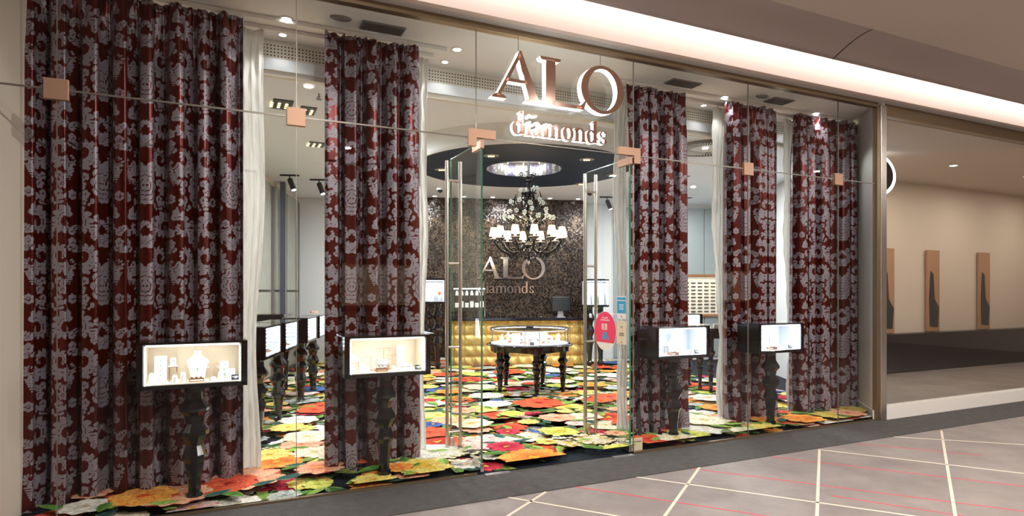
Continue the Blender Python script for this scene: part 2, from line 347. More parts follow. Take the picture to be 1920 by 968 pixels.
def flower(x, y, R_, pal, kind=0):
    base, light, dark = PAL[pal]
    if kind == 2:   # cluster blossom
        for _ in range(46):
            a = random.uniform(0, 2*pi); d = R_*sqrt(random.random()); rr = R_*random.uniform(.10,.17); px, py = x+d*cos(a), y+d*sin(a); ph = random.random()*6
            c1 = jit(lerp(base, light, random.random()), .2)
            cpoly([(px+rr*(.55+.45*abs(cos(2*(t+ph))))*cos(t), py+rr*(.55+.45*abs(cos(2*(t+ph))))*sin(t)) for t in [2*pi*i/12 for i in range(12)]], jit(base,.2), c1, (px,py))
        return
    L = 5 if kind == 0 else 2; ph0 = random.random()*6
    n0 = random.randint(7, 10)
    ncf = 28; ph = random.random()*6
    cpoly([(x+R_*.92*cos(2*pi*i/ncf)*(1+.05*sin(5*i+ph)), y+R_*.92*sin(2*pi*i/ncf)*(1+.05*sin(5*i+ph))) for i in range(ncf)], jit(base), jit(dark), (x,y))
    for l in range(L):
        r = R_*(1-.17*l); n = max(4, n0-l)
        for j in range(n):
            a = ph0+2*pi*j/n+l*.4+random.uniform(-.15,.15); ln = r*random.uniform(.50,.62); wd = r*2*pi/n*random.uniform(.52,.68)*.85
            cx, cy = x+cos(a)*(r-ln*.75), y+sin(a)*(r-ln*.75); e = random.random()*6
            pts, cols = [], []
            sh = random.random()
            for i in range(14):
                t = 2*pi*i/14; k = 1+.07*sin(3*t+e)+.04*sin(5*t+2*e)
                lx, ly = ln*.8*cos(t)*k, wd*.8*sin(t)*k*(1.0 if cos(t) > 0 else .75)
                pts.append((cx+lx*cos(a)-ly*sin(a), cy+lx*sin(a)+ly*cos(a)))
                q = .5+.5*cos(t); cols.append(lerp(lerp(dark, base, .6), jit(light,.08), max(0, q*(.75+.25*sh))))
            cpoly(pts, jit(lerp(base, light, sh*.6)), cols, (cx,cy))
        if kind == 1 and l == 1: break
    for _ in range(5 if kind == 0 else 9):
        a = random.random()*6; d = R_*random.uniform(0,.16); rr = R_*.07
        c = (.75,.45,.05) if kind == 1 else dark
        cpoly([(x+d*cos(a)+rr*cos(t), y+d*sin(a)+rr*sin(t)) for t in [2*pi*i/8 for i in range(8)]], jit(c,.3), jit(c,.3), (x+d*cos(a),y+d*sin(a)))
def leaf(x, y, L, a, w, g):
    cols = [(.03,.09,.02),(.10,.24,.04),(.26,.42,.08),(.03,.10,.09),(.16,.20,.05)][g]
    for sgn in (-1, 1):
        pts = []
        for i in range(9):
            t = i/8; ww = w*sin(pi*t**.8)*sgn*(1+.12*sin(9*t)); bend = .15*L*t*t
            pts.append((x+L*t*cos(a)-(ww+bend)*sin(a), y+L*t*sin(a)+(ww+bend)*cos(a)))
        for i in range(8, -1, -1):
            t = i/8; bend = .15*L*t*t; pts.append((x+L*t*cos(a)-bend*sin(a), y+L*t*sin(a)+bend*cos(a)))
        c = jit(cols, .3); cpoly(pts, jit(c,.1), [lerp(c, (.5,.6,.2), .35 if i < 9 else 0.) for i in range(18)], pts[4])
def inside(p):
    c = False; j = len(room)-1
    for i in range(len(room)):
        if (room[i][1] > p[1]) != (room[j][1] > p[1]) and p[0] < (room[j][0]-room[i][0])*(p[1]-room[i][1])/(room[j][1]-room[i][1])+room[i][0]: c = not c
        j = i
    return c
keys = list(PAL); wts = [7,13,11,10,11,9,8,6,4,5,4]
cells = []
x = -5.
while x < 6.5:
    y = 3.5
    while y < 14: cells.append((x+random.uniform(-.15,.15), y+random.uniform(-.15,.15))); y += .27
    x += .27
random.shuffle(cells)
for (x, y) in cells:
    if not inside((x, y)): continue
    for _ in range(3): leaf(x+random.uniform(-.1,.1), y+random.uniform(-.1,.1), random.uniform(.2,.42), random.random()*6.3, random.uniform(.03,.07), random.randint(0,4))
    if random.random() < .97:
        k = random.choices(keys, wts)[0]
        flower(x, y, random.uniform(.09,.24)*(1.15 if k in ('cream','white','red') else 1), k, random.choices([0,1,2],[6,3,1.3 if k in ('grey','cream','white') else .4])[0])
FL = [(915,845,.26,'pink',0),(1000,873,.30,'orange',1),(1085,836,.30,'cream',2),(1140,842,.20,'cream',2),(1010,766,.34,'red',0),(960,787,.16,'lime',1),(884,806,.24,'cream',1),
 (868,781,.18,'salmon',0),(928,768,.22,'white',0),(1095,793,.22,'cream',0),(1045,795,.22,'salmon',0),(1010,742,.30,'grey',2),(1050,822,.20,'lime',1),(948,852,.18,'crimson',1),
 (640,868,.20,'cream',0),(695,873,.20,'red',1),(795,890,.24,'yellow',1),(745,893,.14,'orange',1),(810,862,.26,'white',0),(866,868,.22,'cream',2),(805,824,.24,'red',0),(812,808,.14,'blue',1),(840,800,.2,'salmon',0),
 (455,915,.30,'salmon',0),(520,882,.22,'orange',1),(565,848,.20,'salmon',0),(505,868,.20,'yellow',0),(578,832,.26,'cream',0),(600,893,.20,'salmon',1),(590,863,.2,'cream',0),(430,925,.22,'red',0),
 (330,948,.24,'salmon',0),(270,950,.22,'orange',0),(1225,838,.20,'red',1),(1170,858,.2,'lime',1),(1320,800,.28,'cream',0),(1345,775,.22,'orange',0),(1330,756,.26,'white',1),(1335,738,.2,'red',0),
 (1440,815,.20,'yellow',0),(1400,822,.18,'cream',0),(1505,797,.24,'orange',1),(1560,790,.2,'yellow',0),(1590,786,.2,'salmon',0),(1300,830,.2,'lime',0),(1270,835,.2,'cream',1),
 (955,705,.3,'red',0),(1040,702,.3,'white',0),(880,720,.28,'red',1),(900,735,.26,'cream',0),(1110,730,.24,'orange',0),(1120,760,.22,'red',0),(560,800,.22,'white',0),(540,815,.2,'yellow',0),(590,780,.22,'red',0),(580,760,.22,'grey',2)]
for (u, v, r, k, kd) in FL:
    x, y = floor_xy(u, v); flower(x, y, r, k, kd)
    for _ in range(2):
        a = random.random()*6.3; leaf(x+r*.9*cos(a), y+r*.9*sin(a), r*.9, a+1, r*.2, random.randint(1,3))
CVn = np.array(CV, np.float64)
dx = CVn[:,0]-P0[0]; dy = CVn[:,1]-P0[1]; t_ = dx*S[0]+dy*S[1]; o_ = np.maximum(dx*N[0]+dy*N[1], .012); t_ = np.minimum(t_, 5.5)
CVn[:,0] = P0[0]+t_*S[0]+o_*N[0]; CVn[:,1] = P0[1]+t_*S[1]+o_*N[1]
ex, ey = C_[0]-B_[0], C_[1]-B_[1]; el = sqrt(ex*ex+ey*ey); nx, ny = ey/el, -ex/el    # inward normal of the left end
dd = (CVn[:,0]-B_[0])*nx+(CVn[:,1]-B_[1])*ny; push = np.maximum(.002-dd, 0); CVn[:,0] += nx*push; CVn[:,1] += ny*push
def color_mesh(name, V, Fc, Cc, m, tri=True):
    me = bpy.data.meshes.new(name); me.from_pydata([tuple(p) for p in V], [], Fc); me.materials.append(MAT[m])
    at = me.attributes.new('Col', 'FLOAT_COLOR', 'POINT'); arr = np.ones((len(V),4), np.float32); arr[:,:3] = np.array(Cc, np.float32); at.data.foreach_set('color', arr.ravel())
    o = bpy.data.objects.new(name, me); COL.objects.link(o); return o
k = len(CVn)
Vr = [(p[0], p[1], 0.) for p in room]+[(p[0], p[1], -.15) for p in room]; nr = len(room)
Fr = [tuple(k+i for i in range(nr))]+[(k+i, k+nr+i, k+nr+(i+1)%nr, k+(i+1)%nr) for i in range(nr)]+[tuple(k+nr+i for i in range(nr-1,-1,-1))]
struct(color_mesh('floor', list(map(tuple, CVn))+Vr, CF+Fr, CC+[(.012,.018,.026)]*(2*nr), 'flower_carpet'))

# ------------------------------------------------------------ mall: floor, lines, ceiling, opposite side
fl = [F(ML,0)[:2], F(ML,-9)[:2], F(MR,-9)[:2], F(MR,0)[:2]]
b = MB(); b.prism(fl, -.15, -.0002); struct(b.build('floor_mall', 'mall_tiles'))
b = MB(); b.prism([F(ML,-.02)[:2], F(ML,-.60)[:2], F(MR,-.60)[:2], F(MR,-.02)[:2]], -.0002, .006); struct(b.build('floor_entrance_strip', 'strip_carpet'))
def line(name, pts, w, m):
    for (u0, v0_, u1, v1_) in pts:
        p = np.array(floor_xy(u0, v0_)); q = np.array(floor_xy(u1, v1_))
        q = p+(q-p)*(1.5 if u1 < 1675 else 3.2)
        d = q-p; d /= np.linalg.norm(d); nn = np.array((-d[1], d[0]))*w/2
        b.prism([tuple(p+nn), tuple(p-nn), tuple(q-nn), tuple(q+nn)], -.0002, .0015 if m == 'line_white' else .0011)
    return struct(b.build(name, m))
b = MB(); line('trim_white_floor_lines', [(1192,894.7,1676,963),(1676,819.5,1900,833),(1765,808,1790,960),(951.5,932.8,1126.5,963),(1540,844,1677,860),(1536.4,843,1532,963),(1311.6,877,1250,963),(1023.7,922.7,960,963)], .022, 'line_white')
b = MB(); line('trim_pink_floor_lines', [(1078.4,913,1404,963),(1297,879,1677,928),(1446,857,1677,884),(1607.7,832,1677,838.7),(1560,930,1676,948)], .014, 'line_pink')
tE = 8.3
# bronze head beam, threshold, outer soffit, fascia, cove canopy, mall ceiling
b = MB(); b.box(((TL+TR)/2, 0, ZTOP+.025), (TR-TL, .07, .05)); struct(b.build('trim_head_beam', 'bronze', None, F(0,0), AS))
b = MB(); b.box(((TL-.05)/2, 0, .01), (.05-TL-.1, .03, .02)); b.box((1.5+(TR-1.5)/2, 0, .01), (TR-1.5, .03, .02)); struct(b.build('trim_threshold', 'bronze', None, F(0,0), AS))
b = MB(); b.prism([F(ML,.02)[:2], F(ML,-.17)[:2], F(MR,-.17)[:2], F(MR,.02)[:2]], ZTOP+.05, ZTOP+.15); struct(b.build('ceiling_outer_soffit', 'soffit_out'))
b = MB(); b.box(((ML+MR)/2, .03, .35), (MR-ML, .06, .70)); struct(b.build('trim_mall_fascia', 'fascia', None, F(0,-.20,ZTOP+.04), AS))
prof = [(-.45,3.845),(-.46,3.83)]+[(-.46-.42*i/8, 3.83+.14*sin(pi/2*i/8)) for i in range(1,9)]
b = MB()
V = []
for (o__, z__) in prof: V += [F(ML, o__, z__), F(MR, o__, z__)]
V += [F(ML,-.45,3.90), F(MR,-.45,3.90)]
n_ = len(prof)
b.add(V, [(2*i,2*i+2,2*i+3,2*i+1) for i in range(n_-1)]+[(0,1,2*n_+1,2*n_)], 0, True)
o = struct(b.build('ceiling_mall_canopy', 'canopy'))
b = MB(); tw = to_t(1619, -.8); b.prism([F(to_t(1560,-.46),-.462)[:2], F(to_t(1562,-.46),-.462)[:2], F(to_t(1562,-.46),-.478)[:2], F(to_t(1560,-.46),-.478)[:2]], 3.828, 3.84)
s0 = to_t(1561,-.46)
for i in range(8):
    z = 3.83+.14*sin(pi/2*(i+.5)/8)-.004; b.box((s0, -.46-.42*(i+.5)/8, z), (.012, .056, .008))
struct(b.build('trim_canopy_joint', 'black_satin')) if False else None
b = MB()
for i in range(8):
    zz0 = 3.83+.14*sin(pi/2*i/8)-.003; zz1 = 3.83+.14*sin(pi/2*(i+1)/8)-.003; o0, o1 = -.46-.42*i/8, -.46-.42*(i+1)/8
    b.add([F(s0-.006,o0,zz0), F(s0+.006,o0,zz0), F(s0+.006,o1,zz1), F(s0-.006,o1,zz1)], [(0,1,2,3)])
struct(b.build('trim_canopy_joint', 'black_satin'))
b = MB(); b.prism([F(ML,-.86)[:2], F(ML,-9)[:2], F(MR,-9)[:2], F(MR,-.86)[:2]], 3.97, 4.05); struct(b.build('ceiling_mall', 'mall_ceiling'))
b = MB(); b.box(((ML+MR)/2, -.32, 4.32), (MR-ML, .4, .04)); struct(b.build('ceiling_cove_top', 'fascia', None, F(0,0), AS))
cove = thing('cove_light', 'white strip light hidden in the slot above the shop front fascia', 'light', F((ML+MR)/2, -.42, 3.93), AS)
b = MB(); b.box((0,0,0), (MR-ML-.1, .02, .02)); b.build('lit_strip', 'led_soft', cove)
area('cove_lamp', (0, .02, .03), MR-ML-.1, POW_COVE*15, (1,.90,.82), (radians(70),0,0), cove, sy=.04)
# opposite side of the mall, behind the camera
wall('wall_mall_left', F(-9,0)[:2], F(-9,-9)[:2], 0, 4.1, 'mall_ceiling'); wall('wall_mall_right', F(16,-9)[:2], F(16,0)[:2], 0, 4.1, 'mall_ceiling')
wall('wall_mall_shops_left', F(TL,0)[:2], F(ML,0)[:2], 0, 3.69, 'plaster_beige', side=-1); wall('wall_mall_shops_right', F(MR,0)[:2], F(tE+.1,0)[:2], 0, 3.69, 'plaster_beige')
b = MB(); b.box((3.5, 0, 2), (25, .2, 4.2)); struct(b.build('wall_opposite', 'wood_warm', None, F(0,-9.1), AS))
for i, t in enumerate((1.2, 4.6, 8.0, 11.4)):
    q = thing('lamp_panel', ['warm lit window of the shop across the mall, nearest','warm lit window across the mall, second','warm lit window across the mall, third','warm lit window across the mall, farthest'][i], 'window light', F(t, -8.95, 1.2), AS)
    b = MB(); b.box((0,0,.45), (1.6,.04,.9)); b.build('lit_pane', 'lit_beige', q)
    b = MB(); [b.box((x,.035,.45), (.04,.05,1.0)) for x in (-.82,.82)]; [b.box((0,.035,z), (1.68,.05,.05)) for z in (-.03,.93)]; b.build('frame', 'wood_warm', q)
for i, (t, o_) in enumerate(((-1,-3),(2,-3),(5.5,-3.4),(9,-4),(0,-6),(4,-6),(8,-6.5))):
    q = thing('mall_downlight', 'round white downlight in the mall ceiling, out of the picture', 'light', F(t,o_,3.97), AS, 'mall ceiling downlights')
    b = MB(); b.lathe([(.09,-.004),(.09,-.012),(.075,-.012),(.075,-.004)]); b.build('ring', 'plaster_white', q)
    b = MB(); b.lathe([(.07,-.003),(.07,-.006)]); b.build('lens', 'lens', q)
    area('lamp', (0,0,-.03), .10, POW_MALL, (1,.93,.86), (0,0,0), q, 'DISK')

# ------------------------------------------------------------ shop front glazing
ZD = 2.755
joints = [TL, -2.861, -1.451, -.061, 1.503, 2.934, 4.295, TR]
wi = 0
for i in range(7):
    t0, t1 = joints[i], joints[i+1]
    for (z0, z1) in ((.02, ZD-.003), (ZD+.003, ZTOP)):
        if i == 3 and z0 < 1: continue
        wi += 1; w = t1-t0-.006; a0 = t0+.003
        b = MB(); b.box((w/2, 0, (z1-z0)/2), (w, .012, z1-z0)); o = struct(b.build('window_%d' % wi, 'glass', None, F(a0, 0, z0), AS))
        # polished edges of the pane
        b = MB(); b.box((-.0005, 0, (z1-z0)/2), (.004, .0125, z1-z0)); b.box((w/2, 0, (z1-z0) if z0 < 1 else 0), (w, .0125, .004)); b.build('pane_edge', 'seam', o)
b = MB()
for t in (-2.861, -1.451, 2.934, 4.295): b.box((t, 0, ZD), (.13, .036, .13))
struct(b.build('trim_glass_clips', 'copper', None, F(0,0), AS, bevel=.003))
# bronze end post and neighbour shop
b = MB(); b.box((TR+.012, 0, 1.83), (.024, .06, 3.66)); struct(b.build('trim_corner_post', 'bronze', None, F(0,0), AS))
b = MB(); b.box((TR+.075, -.01, 1.83), (.10, .10, 3.66)); struct(b.build('trim_pilaster', 'steel', None, F(0,0), AS, bevel=.004))
tp = TR+.125
b = MB(); b.box(((tp+tE)/2, 0, .08), (tE-tp, .10, .16)); struct(b.build('baseboard_neighbour', 'skirting', None, F(0,0), AS))
b = MB(); b.box(((tp+tE)/2, 0, 1.86), (tE-tp, .012, 3.4)); struct(b.build('window_neighbour', 'glass', None, F(0,0), AS))
def ktp(u, o, z=0.): return F(to_t(u, o), o, z)
b = MB(); b.box(((tp+tE)/2, 0, 3.625), (tE-tp, .08, .15)); struct(b.build('trim_neighbour_head', 'bronze', None, F(0,0), AS))
b = MB(); b.box((tE+.05, -.01, 1.83), (.10, .10, 3.66)); struct(b.build('trim_neighbour_pilaster', 'steel', None, F(0,0), AS))
NB = 2.6
nb = [F(5.25,.06)[:2], F(15,.06)[:2], F(15,NB)[:2], F(6.95,NB)[:2]]
b = MB(); b.prism(nb, -.1, .03); struct(b.build('floor_neighbour', 'mall_tiles'))
b = MB(); b.prism(nb, 3.55, 3.65); struct(b.build('ceiling_neighbour', 'plaster_beige'))
wall('wall_neighbour_back', F(6.9,NB)[:2], F(15,NB)[:2], 0, 3.6, 'plaster_beige', side=1)
wall('wall_neighbour_left', F(5.25,.08)[:2], F(6.95,NB)[:2], 0, 3.6, 'plaster_beige', .02, side=1)
wall('wall_neighbour_right', F(15,.06)[:2], F(15,NB)[:2], 0, 3.6, 'plaster_beige', side=-1)
b = MB(); b.box(((6.95+15)/2, NB-.12, .38), (8.0, .22, .70)); struct(b.build('wall_neighbour_plinth', 'black_satin', None, F(0,0), AS))
o_ = 1.2; tc_ = to_t(1637, o_); Yc = F(tc_, o_)[1]; zc = 1.5+(HORIZON-327)*Yc/FPX; rr = to_t(1678, o_)-tc_; rz_ = 42*F(tc_,o_)[1]/FPX  # mirrored round sign, built solid behind the neighbouring glass
q = thing('reflected_ring_sign', 'round black shop sign with a glowing white rim modelled behind the neighbouring glass for its reflection', 'sign', F(tc_, o_, zc), AS)
def half(pts): return pts
b = MB(); n = 40; arc = [(-pi/2+pi*i/n) for i in range(n+1)]
b.plate([(rr*.86*cos(a), rz_*.86*sin(a)) for a in [2*pi*i/64 for i in range(64)]], -.02, .02); b.build('disc', 'neighbour_black', q)
b = MB(); b.strip([(rr*.91*cos(a), rz_*.91*sin(a)) for a in [2*pi*i/64 for i in range(65)]], [(rr*cos(a), rz_*sin(a)) for a in [2*pi*i/64 for i in range(65)]], -.015, .03); b.build('lit_rim', 'led_soft', q)
o_ = NB-.04; t0, t1 = to_t(1650,o_), to_t(1675,o_); Yc = F(t0,o_)[1]  # reflection of a poster across the mall, built as a real board
q = thing('poster', 'tall brown fashion poster with a dark seated figure modelled behind the neighbouring glass for its reflection', 'poster', F((t0+t1)/2, o_, .74), AS)
hgt = 1.5+(HORIZON-465)*Yc/FPX-.74
b = MB(); b.box((0,0,hgt/2), (t1-t0, .04, hgt)); b.build('board', 'poster_skin', q)
b = MB(); b.plate([(-.12,.1),(.12,.08),(.16,.45),(.02,.62),(-.02,1.1),(-.10,1.15),(-.14,.6)], -.03, -.021); b.build('printed_figure', 'poster_dark', q)
dup(q, F(10.4, o_, .74), AS, 'second brown poster farther right in the neighbouring shop'); dup(q, F(12.1, o_, .74), AS, 'third brown poster, farthest right in the neighbouring shop')
for t in (6.6, 8.8, 11., 13.2):
    q = thing('neighbour_downlight', 'round downlight in the ceiling of the neighbouring shop', 'ceiling light', F(t,1.3,3.55), AS, 'neighbouring shop downlights')
    b = MB(); b.lathe([(.08,0),(.08,-.006),(.05,-.008),(.05,0)]); b.build('ring', 'plaster_white', q); b = MB(); b.lathe([(.048,-.001),(.048,-.009)]); b.build('lens', 'lens', q)
    area('lamp', (0,0,-.03), .1, 22, (1,.85,.7), (0,0,0), q, 'DISK')

# ------------------------------------------------------------ glass doors
def door(name, t, sgn, lab):
    o = struct(thing(name, lab, 'door', F(t, 0, 0), AS+pi/2))     # local +x runs into the shop
    del o['label'], o['category']
    b = MB(); b.box((.385, 0, 1.385), (.75, .012, 2.69)); b.build('pane', 'glass', o)
    b = MB(); b.box((.008, 0, 1.385), (.006, .014, 2.69)); b.box((.761, 0, 1.385), (.004, .014, 2.69)); b.box((.385,0,2.731),(.75,.014,.004)); b.build('pane_edge', 'glass_edge', o)
    for s in (-1, 1):
        b = MB(); b.tube([(.685, s*.065, .035), (.685, s*.065, 2.70)], .016, 14); h = b.build('pull_handle', 'steel', o)
        b = MB()
        for z in (.21, .99, 1.76, 2.52): b.tube([(.685, 0, z), (.685, s*.065, z)], .011, 10)
        b.build('standoff', 'steel', h)
    b = MB(); b.box((.09, 0, .055), (.18, .03, .07)); b.build('floor_patch', 'steel', o, bevel=.003)
    b = MB(); b.box((.09, 0, 2.71), (.20, .03, .07)); b.build('top_patch', 'copper', o, bevel=.003)
    b = MB(); b.box((.735, 0, .085), (.065, .035, .13)); b.build('lock', 'steel', o, bevel=.003)
    return o
d1 = door('door_1', -.005, 1, 'left glass door'); d2 = door('door_2', 1.475, -1, 'right glass door')
for t, s in ((-.061, 1), (1.503, -1)):
    b = MB(); b.plate([(-.07*s,-.07),(.0,-.07),(.0,.0),(s*.17,.0),(s*.17,.07),(-.07*s,.07)][::s], -.02, .02); struct(b.build('trim_door_clip', 'copper', None, F(t+(.0 if s>0 else 0), 0, ZD), AS))
b = MB(); b.box((.11,-.05,.009), (.22,.05,.006)); b.box((1.36,-.05,.009), (.22,.05,.006)); struct(b.build('trim_floor_plates', 'alu', None, F(0,0), AS))

# stickers on the right door's pane: door face looks to -t side (local +y of door = -s)
def text(body, size, m, parent, loc, rot, name='printed_text', ext=.0004, align='CENTER'):
    c = bpy.data.curves.new(name, 'FONT'); c.body = body; c.size = size; c.align_x = align; c.align_y = 'CENTER'; c.extrude = ext; c.space_line = .9
    tmp = bpy.data.objects.new(name, c); COL.objects.link(tmp); dg = bpy.context.evaluated_depsgraph_get(); me = bpy.data.meshes.new_from_object(tmp.evaluated_get(dg)); bpy.data.objects.remove(tmp)
    me.materials.clear(); me.materials.append(MAT[m]); o = bpy.data.objects.new(name, me); COL.objects.link(o); o.parent = parent; o.location = loc; o.rotation_euler = rot; return o
def door_pt(u):          # distance into the shop along door 2 for a picture column
    k = (u-960)/FPX; p = F(1.475,0); # X=kY : p0+w*N
    return (k*p[1]-p[0])/(N[0]-k*N[1])
def zat(v, Y): return 1.5+(HORIZON-v)*Y/FPX
w1 = door_pt(1157); w0 = door_pt(1116); wm = (w0+w1)/2; Ym = F(1.475, wm)[1]
AD = AS-pi/2         # frame whose +x runs from inside towards the street, facing -s
def door_frame(w, z): p = F(1.475-.008, w, z); return p
q = thing('pink_oval_sticker', 'pink oval notice with the number 5 stuck on the right glass door', 'sticker', door_frame(wm, zat(621, Ym)), AD)
ra = abs(w0-w1)/2; rb = (zat(586,Ym)-zat(660,Ym))/2
el = lambda k, z0=-2, z1=2: [(ra*k*cos(2*pi*i/40), min(z1, max(z0, rb*k*sin(2*pi*i/40)))) for i in range(40)]
b = MB(); b.plate(el(1, -2, 2), -.0012, 0); b.build('backing', 'paper_white', q)
b = MB(); b.plate([(ra*.98*cos(t), rb*.98*sin(t)) for t in [radians(-36)+radians(252)*i/40 for i in range(41)]], -.002, -.0012); b.build('pink_field', 'red_plastic', q)
b = MB(); b.box((-.01,-.0025,rb*.22), (ra*.5,.001,rb*.32)); b.build('number_field', 'pink_light', q)
text('5', rb*.34, 'ink', q, (-.01,-.0032,rb*.22), (pi/2,0,0))
text('Maximálně\npovolený počet', rb*.125, 'ink_white', q, (0,-.0025,rb*.62), (pi/2,0,0))
b = MB(); b.plate([(-.03,-rb*.42),(.03,-rb*.42),(.035,-rb*.05),(-.035,-rb*.05)], -.003, -.002); b.plate([(-.06,-rb*.45),(-.045,-rb*.45),(-.045,-rb*.22),(-.06,-rb*.22)], -.003, -.002); b.plate([(.05,-rb*.45),(.062,-rb*.45),(.062,-rb*.25),(.05,-rb*.25)], -.003, -.002); b.build('printed_shoppers', 'paper_blue', q)
for (u0, u1, v0_, v1_, lab, kind) in ((1159,1175,556,598,'blue and white notice stuck on the right glass door',0),(1158,1176,602,646,'cream notice below the blue one on the right glass door',1)):
    a0, a1 = door_pt(u0), door_pt(u1); wm = (a0+a1)/2; Ym = F(1.475, wm)[1]; wd = abs(a0-a1); hh = zat(v0_,Ym)-zat(v1_,Ym)
    q = thing('notice_sticker', lab, 'sticker', door_frame(wm, zat((v0_+v1_)/2, Ym)), AD)
    b = MB(); b.box((0,-.0006,0), (wd,.0012,hh)); b.build('sheet', 'paper_white' if kind == 0 else 'paper_cream', q)
    if kind == 0:
        b = MB(); b.box((0,-.0018,hh*.02), (wd,.001,hh*.55)); b.box((0,-.0018,hh*.40), (wd,.001,hh*.12)); b.build('blue_field', 'paper_blue', q)
        text('PROSÍM\nNOSTE\nROUŠKY', hh*.10, 'ink_white', q, (0,-.0028,hh*.02), (pi/2,0,0))
    else:
        text('2 m', hh*.13, 'ink', q, (0,-.0018,hh*.25), (pi/2,0,0)); text('PROSÍM\nODSTUP', hh*.09, 'ink', q, (0,-.0018,-hh*.08), (pi/2,0,0))
    b = MB(); b.plate([(-.012,-hh*.40),(0,-hh*.46),(.012,-hh*.40),(0,-hh*.37)], -.0022, -.0012); b.build('red_heart', 'red_plastic', q)
q = thing('paper_card', 'small cream card standing behind the glass right of the doors', 'card', F(to_t(1188+22,.06), .06, .008), AS)
q.location = F(to_t(1193,.05), .05, .008)
b = MB(); b.plate([(-.07,0),(.07,0),(.07,.12),(-.07,.12)], -.002, .002); b.box((0,.02,.004), (.12,.04,.006)); b.build('sheet', 'paper_cream', q)
text('NEPRODEJNÉ', .018, 'ink', q, (0,-.003,.085), (pi/2,0,0))

# ------------------------------------------------------------ serif lettering
def arc(cx, cz, rx, rz_, a0, a1, n=24): return [(cx+rx*cos(radians(a0+(a1-a0)*i/n)), cz+rz_*sin(radians(a0+(a1-a0)*i/n))) for i in range(n+1)]
def ring(cx, cz, RX, RZ, ix, iz, a0=0, a1=360, n=40): return ('s', arc(cx,cz,RX,RZ,a0,a1,n), arc(cx,cz,ix,iz,a0,a1,n))
GA = [('p',[(.045,.018),(.075,.018),(.268,.37),(.255,.405)]), ('p',[(.250,.41),(.268,.41),(.43,.02),(.345,.02),(.235,.375)]), ('p',[(.125,.145),(.33,.145),(.325,.17),(.137,.17)]),
      ('p',[(0,0),(.135,0),(.125,.014),(.105,.03),(.045,.035),(.01,.014)]), ('p',[(.31,0),(.50,0),(.50,.02),(.44,.028),(.345,.028),(.32,.014)])]
GL = [('p',[(.50,.0),(.59,.0),(.59,.385),(.50,.385)]), ('p',[(.445,.40),(.455,.378),(.47,.372),(.62,.372),(.636,.378),(.645,.40)]), ('p',[(.47,0),(.84,0),(.862,.022),(.80,.030),(.70,.030),(.59,.040),(.47,.022)]),
      ('p',[(.80,.0),(.872,.0),(.90,.075),(.885,.08),(.845,.035),(.80,.03)])]
GO = [ring(1.07,.200,.222,.212,.155,.185)]
def stem(x, z0, z1, w=.25): return ('p',[(x-w/2,z0),(x+w/2,z0),(x+w/2,z1),(x-w/2,z1)])
def foot(x, z=0, w=.46): return ('p',[(x-w/2,z),(x+w/2,z),(x+w/2-.02,z+.06),(x+.1,z+.12),(x-.1,z+.12),(x-w/2+.02,z+.06)])
def flag(x, z): return ('p',[(x-.24,z-.16),(x-.22,z-.08),(x+.06,z+.05),(x+.10,z+.05),(x+.10,z-.14),(x-.10,z-.20)])
GD = [ring(.45,.48,.43,.52,.18,.40,40,320,30), stem(.78,.05,1.68), flag(.78,1.68), ('p',[(.70,0),(1.02,.06),(1.0,.12),(.78,.16)])]
GI = [stem(.25,.05,.98), foot(.25), flag(.25,.98), ring(.23,1.38,.13,.13,.005,.005,0,360,12)]
G_a = [stem(.62,.10,.72), ('s', arc(.38,.70,.34,.32,10,165), arc(.38,.70,.16,.24,10,165)), ring(.33,.28,.31,.30,.13,.20,30,330,24), ('p',[(.30,.50),(.62,.60),(.62,.68),(.28,.58)]), ('p',[(.56,.14),(.62,.02),(.80,.0),(.88,.08),(.74,.12),(.72,.2)])]
def arch(x0, x1): c = (x0+x1)/2; r = (x1-x0)/2; return ('s', arc(c,.62,r+.10,.40,5,170), arc(c,.62,r-.10,.26,5,170))
GN = [stem(.25,.05,.98), foot(.25), flag(.25,.98), arch(.25,.85), stem(.85,.05,.66), foot(.85)]
GM = GN+[arch(.85,1.42), stem(1.42,.05,.66), foot(1.42)]
G_o = [ring(.47,.49,.47,.53,.21,.41)]
GS = [('s', arc(.36,.74,.29,.28,20,240,20)+arc(.36,.26,.31,.27,90,-165,20)[6:], arc(.36,.74,.17,.21,20,240,20)+arc(.36,.26,.13,.20,90,-165,20)[6:]), ('p',[(.56,.66),(.64,.66),(.64,.98),(.60,.98)]), ('p',[(.04,.34),(.12,.34),(.10,.02),(.05,.02)])]
WORD = [('d',GD,0),('i',GI,1.08),('a',G_a,1.56),('m',GM,2.42),('o',G_o,4.10),('n',GN,5.04),('d',GD,6.12),('s',GS,7.26)]
def glyph(b, g, sc, ox, oz, y0, y1, grow=0.):
    for e in g:
        if e[0] == 'p': b.plate([(ox+x*sc, oz+z*sc) for x, z in e[1]], y0, y1)
        else: b.strip([(ox+x*sc, oz+z*sc) for x, z in e[1]], [(ox+x*sc, oz+z*sc) for x, z in e[2]], y0, y1)
sg = thing('shop_sign', 'large rose metal letters reading ALO diamonds with glowing white edges above the doors', 'sign', F(.037,-.075,2.80), AS)
for ch, g in (('a',GA),('l',GL),('o',GO)):
    b = MB(); glyph(b, g, 1, 0, .28, -.025, -.018); h = b.build('letter_'+ch, 'rose_mirror', sg)
    b = MB(); glyph(b, g, 1, 0, .28, -.018, .05); b.build('lit_edge', 'sign_light', h)
for ch, g, ox in WORD:
    b = MB(); glyph(b, g, .115, .185+ox*.1165, 0, -.025, -.018); h = b.build('letter_'+ch, 'rose_mirror', sg)
    b = MB(); glyph(b, g, .115, .185+ox*.1165, 0, -.018, .028); b.build('lit_edge', 'sign_light', h)
